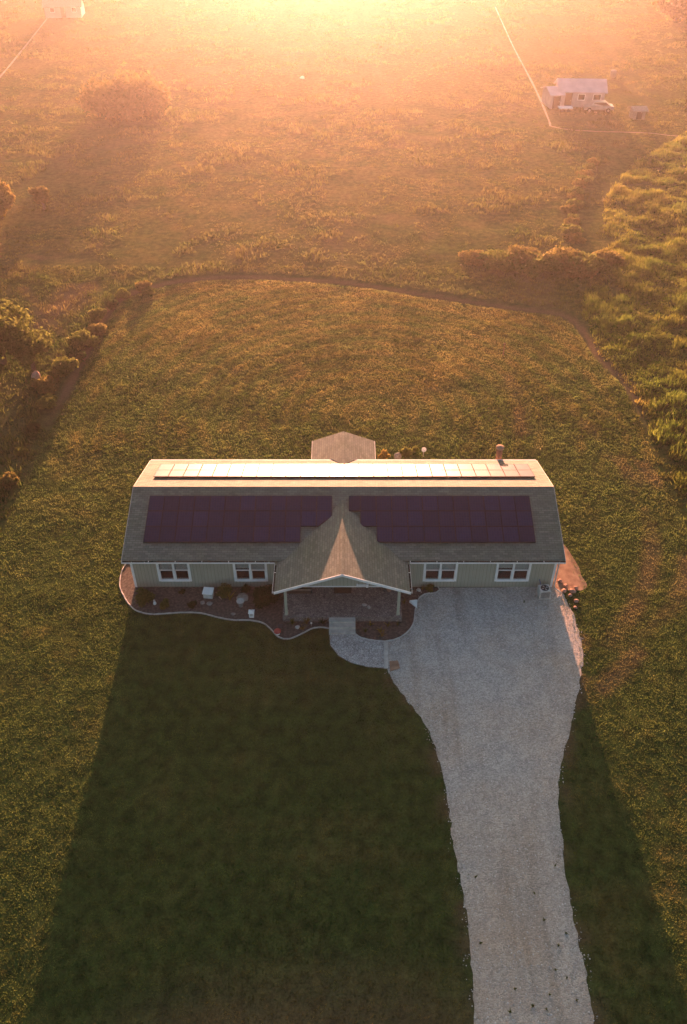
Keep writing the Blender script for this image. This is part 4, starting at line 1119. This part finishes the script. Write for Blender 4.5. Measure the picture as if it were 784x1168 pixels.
# ------------------------------------------------------------------ grass
def blades(name, X, Y, h, w, mat, nb=3, seed=0, spread=.5, clump=.05):
    rn = np.random.default_rng(seed); n = len(X)
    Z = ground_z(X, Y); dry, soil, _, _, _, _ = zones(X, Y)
    Xr = np.repeat(X, nb) + rn.normal(0, clump, n * nb); Yr = np.repeat(Y, nb) + rn.normal(0, clump, n * nb); Zr = np.repeat(Z, nb)
    H_ = np.repeat(h, nb) * (.45 + .75 * rn.random(n * nb) + .35 * (rn.random(n * nb) > .90)); W_ = np.repeat(w, nb) * (.7 + .6 * rn.random(n * nb))
    a = rn.random(n * nb) * 2 * np.pi; l = rn.random(n * nb) * spread; b = rn.random(n * nb) * 2 * np.pi
    ux, uy = np.cos(a) * W_ * .5, np.sin(a) * W_ * .5
    tx, ty = np.cos(b) * l * H_, np.sin(b) * l * H_
    V = np.stack([np.stack([Xr - ux, Yr - uy, Zr - .01], 1), np.stack([Xr + ux, Yr + uy, Zr - .01], 1), np.stack([Xr + tx, Yr + ty, Zr + H_], 1)], 1).reshape(-1, 3)
    F = np.arange(3 * n * nb).reshape(-1, 3)
    va = np.repeat(np.clip(np.repeat(fbm(X, Y, .9, seed + 5), nb) * .9 + .35 * rn.random(n * nb) - .15, 0, 1), 3)
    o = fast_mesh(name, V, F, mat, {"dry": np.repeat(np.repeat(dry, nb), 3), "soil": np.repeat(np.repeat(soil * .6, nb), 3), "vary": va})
    return tag(o, kind='stuff')

def scatter(x0, x1, y0, y1, dens, seed):
    rn = np.random.default_rng(seed); n = int((x1 - x0) * (y1 - y0) * dens)
    return rn.uniform(x0, x1, n), rn.uniform(y0, y1, n)

PATCH = [(12.05, 34), (12.05, 39.1), (13.1, 38.9), (13.9, 37.7), (14.1, 34.3), (13.4, 33.9)]
def free(X, Y, jit=.26):
    rn = np.random.default_rng(5); jx, jy = X + rn.normal(0, jit, len(X)), Y + rn.normal(0, jit, len(X))
    bad = inside(DRIVE_S, jx, jy) | inside(BED_LEFT, X, Y) | inside(BED_RIGHT, X, Y) | inside(WALK_S, X, Y) | inside(HOUSE_PAD, X, Y) | inside(PATCH, jx, jy)
    bad |= (X > -.85) & (X < .7) & (Y > 30.5) & (Y < 34)
    bad |= (X > 2.1) & (X < 3.0) & (Y > 28.0) & (Y < 30.2)
    return ~bad
# mown lawn
X1, Y1 = scatter(-22, 24, 6, 34, 120, 1); X2, Y2 = scatter(-22.5, 23, 34, 76, 66, 2)
X, Y = np.concatenate([X1, X2]), np.concatenate([Y1, Y2])
m_ = free(X, Y) & inside(MOWPOLY, X, Y); X, Y = X[m_], Y[m_]
near = smooth(50, 25, Y)
pat = .75 + .5 * fbm(X, Y, 1.6, 71)
blades("lawn_grass", X, Y, (.065 + .02 * (1 - near)) * pat + .0, .036 + .026 * (1 - near), M['lawn_blade'], 3, 21, .6, .06)
# rough strip right of the drive and along boundaries: slightly longer
X, Y = scatter(-34, 34, 6, 78, 9, 3)
m_ = free(X, Y) & (inside(MOWPOLY, X, Y) & (fbm(X, Y, 3, 81) > .5) & (Y > 47) | (~inside(MOWPOLY, X, Y) & ((pdist(MOWPOLY, X, Y, True) > 1.3) | (Y < 50))))
X, Y = X[m_], Y[m_]
blades("grass_tufts", X, Y, .10 + .22 * vnoise(X, Y, 1.3, 83) * np.where(inside(MOWPOLY, X, Y), .35, 1) + .45 * vnoise(X, Y, 1.6, 87) * smooth(2.4, .3, pdist([q[:2] for q in HG], X, Y)), np.full(len(X), .10), M['field_blade'], 4, 22, .7, .10)
# far field
X, Y = scatter(-80, 90, 74, 235, 5.2, 4)
k_ = np.abs(X) < (Y * .42 + 12); X, Y = X[k_], Y[k_]
m_ = ~inside(MOWPOLY, X, Y) & (pdist(MOWPOLY, X, Y, True) > 1.3) & (fbm(X, Y, 5, 84) + .35 * (vnoise(X, Y, 1.1, 89) - .5) > .44)
for t, w in TRACKS: m_ &= pdist(t, X, Y) > w * .7
X, Y = X[m_], Y[m_]
blades("meadow_grass", X, Y, .10 + .40 * smooth(.45, .8, fbm(X, Y, 3.2, 85)), np.full(len(X), .20), M['field_blade'], 3, 23, .8, .16)
# rank growth at the right
X, Y = scatter(20.5, 62, 28, 122, 24, 6)
k_ = X < (Y * .42 + 14); X, Y = X[k_], Y[k_]
m_ = inside(VEG, X, Y) & (fbm(X, Y, 1.5, 88) > .36); X, Y = X[m_], Y[m_]
blades("tall_weeds", X, Y, .16 + .50 * smooth(.35, .8, fbm(X, Y, 1.9, 86)), np.full(len(X), .10), M['scrub_blade'], 5, 24, .9, .14)

# loose stones on the driveway
X, Y = scatter(2, 13.5, 6, 34, 42, 7)
m_ = inside(DRIVE_S, X, Y) | ((pdist(DRIVE_S, X, Y, True) < .35 * vnoise(X, Y, .8, 91) ** 1.5) & free(X, Y, .01)); X, Y = X[m_], Y[m_]; n = len(X); rn = np.random.default_rng(9)
s = .012 + .03 * rn.random(n) ** 2
base = np.array([(1, 0, 0), (0, 1, 0), (-1, 0, 0), (0, -1, 0), (0, 0, .8)])
V = (base[None] * s[:, None, None]) @ np.eye(3); ang = rn.random(n) * 6.28
c_, s_ = np.cos(ang), np.sin(ang); Vx = V[:, :, 0] * c_[:, None] - V[:, :, 1] * s_[:, None]; Vy = V[:, :, 0] * s_[:, None] + V[:, :, 1] * c_[:, None]
V = np.stack([Vx + X[:, None], Vy + Y[:, None], V[:, :, 2] + .016], 2).reshape(-1, 3)
F = (np.array([(0, 1, 4), (1, 2, 4), (2, 3, 4), (3, 0, 4)])[None] + (np.arange(n) * 5)[:, None, None]).reshape(-1, 3)
tag(fast_mesh("gravel", V, F, leaf_mat("gravel_stones", (.26, .255, .245), (.60, .585, .56), 0.0), {"vary": np.repeat(rn.random(n), 5)}), kind='stuff')
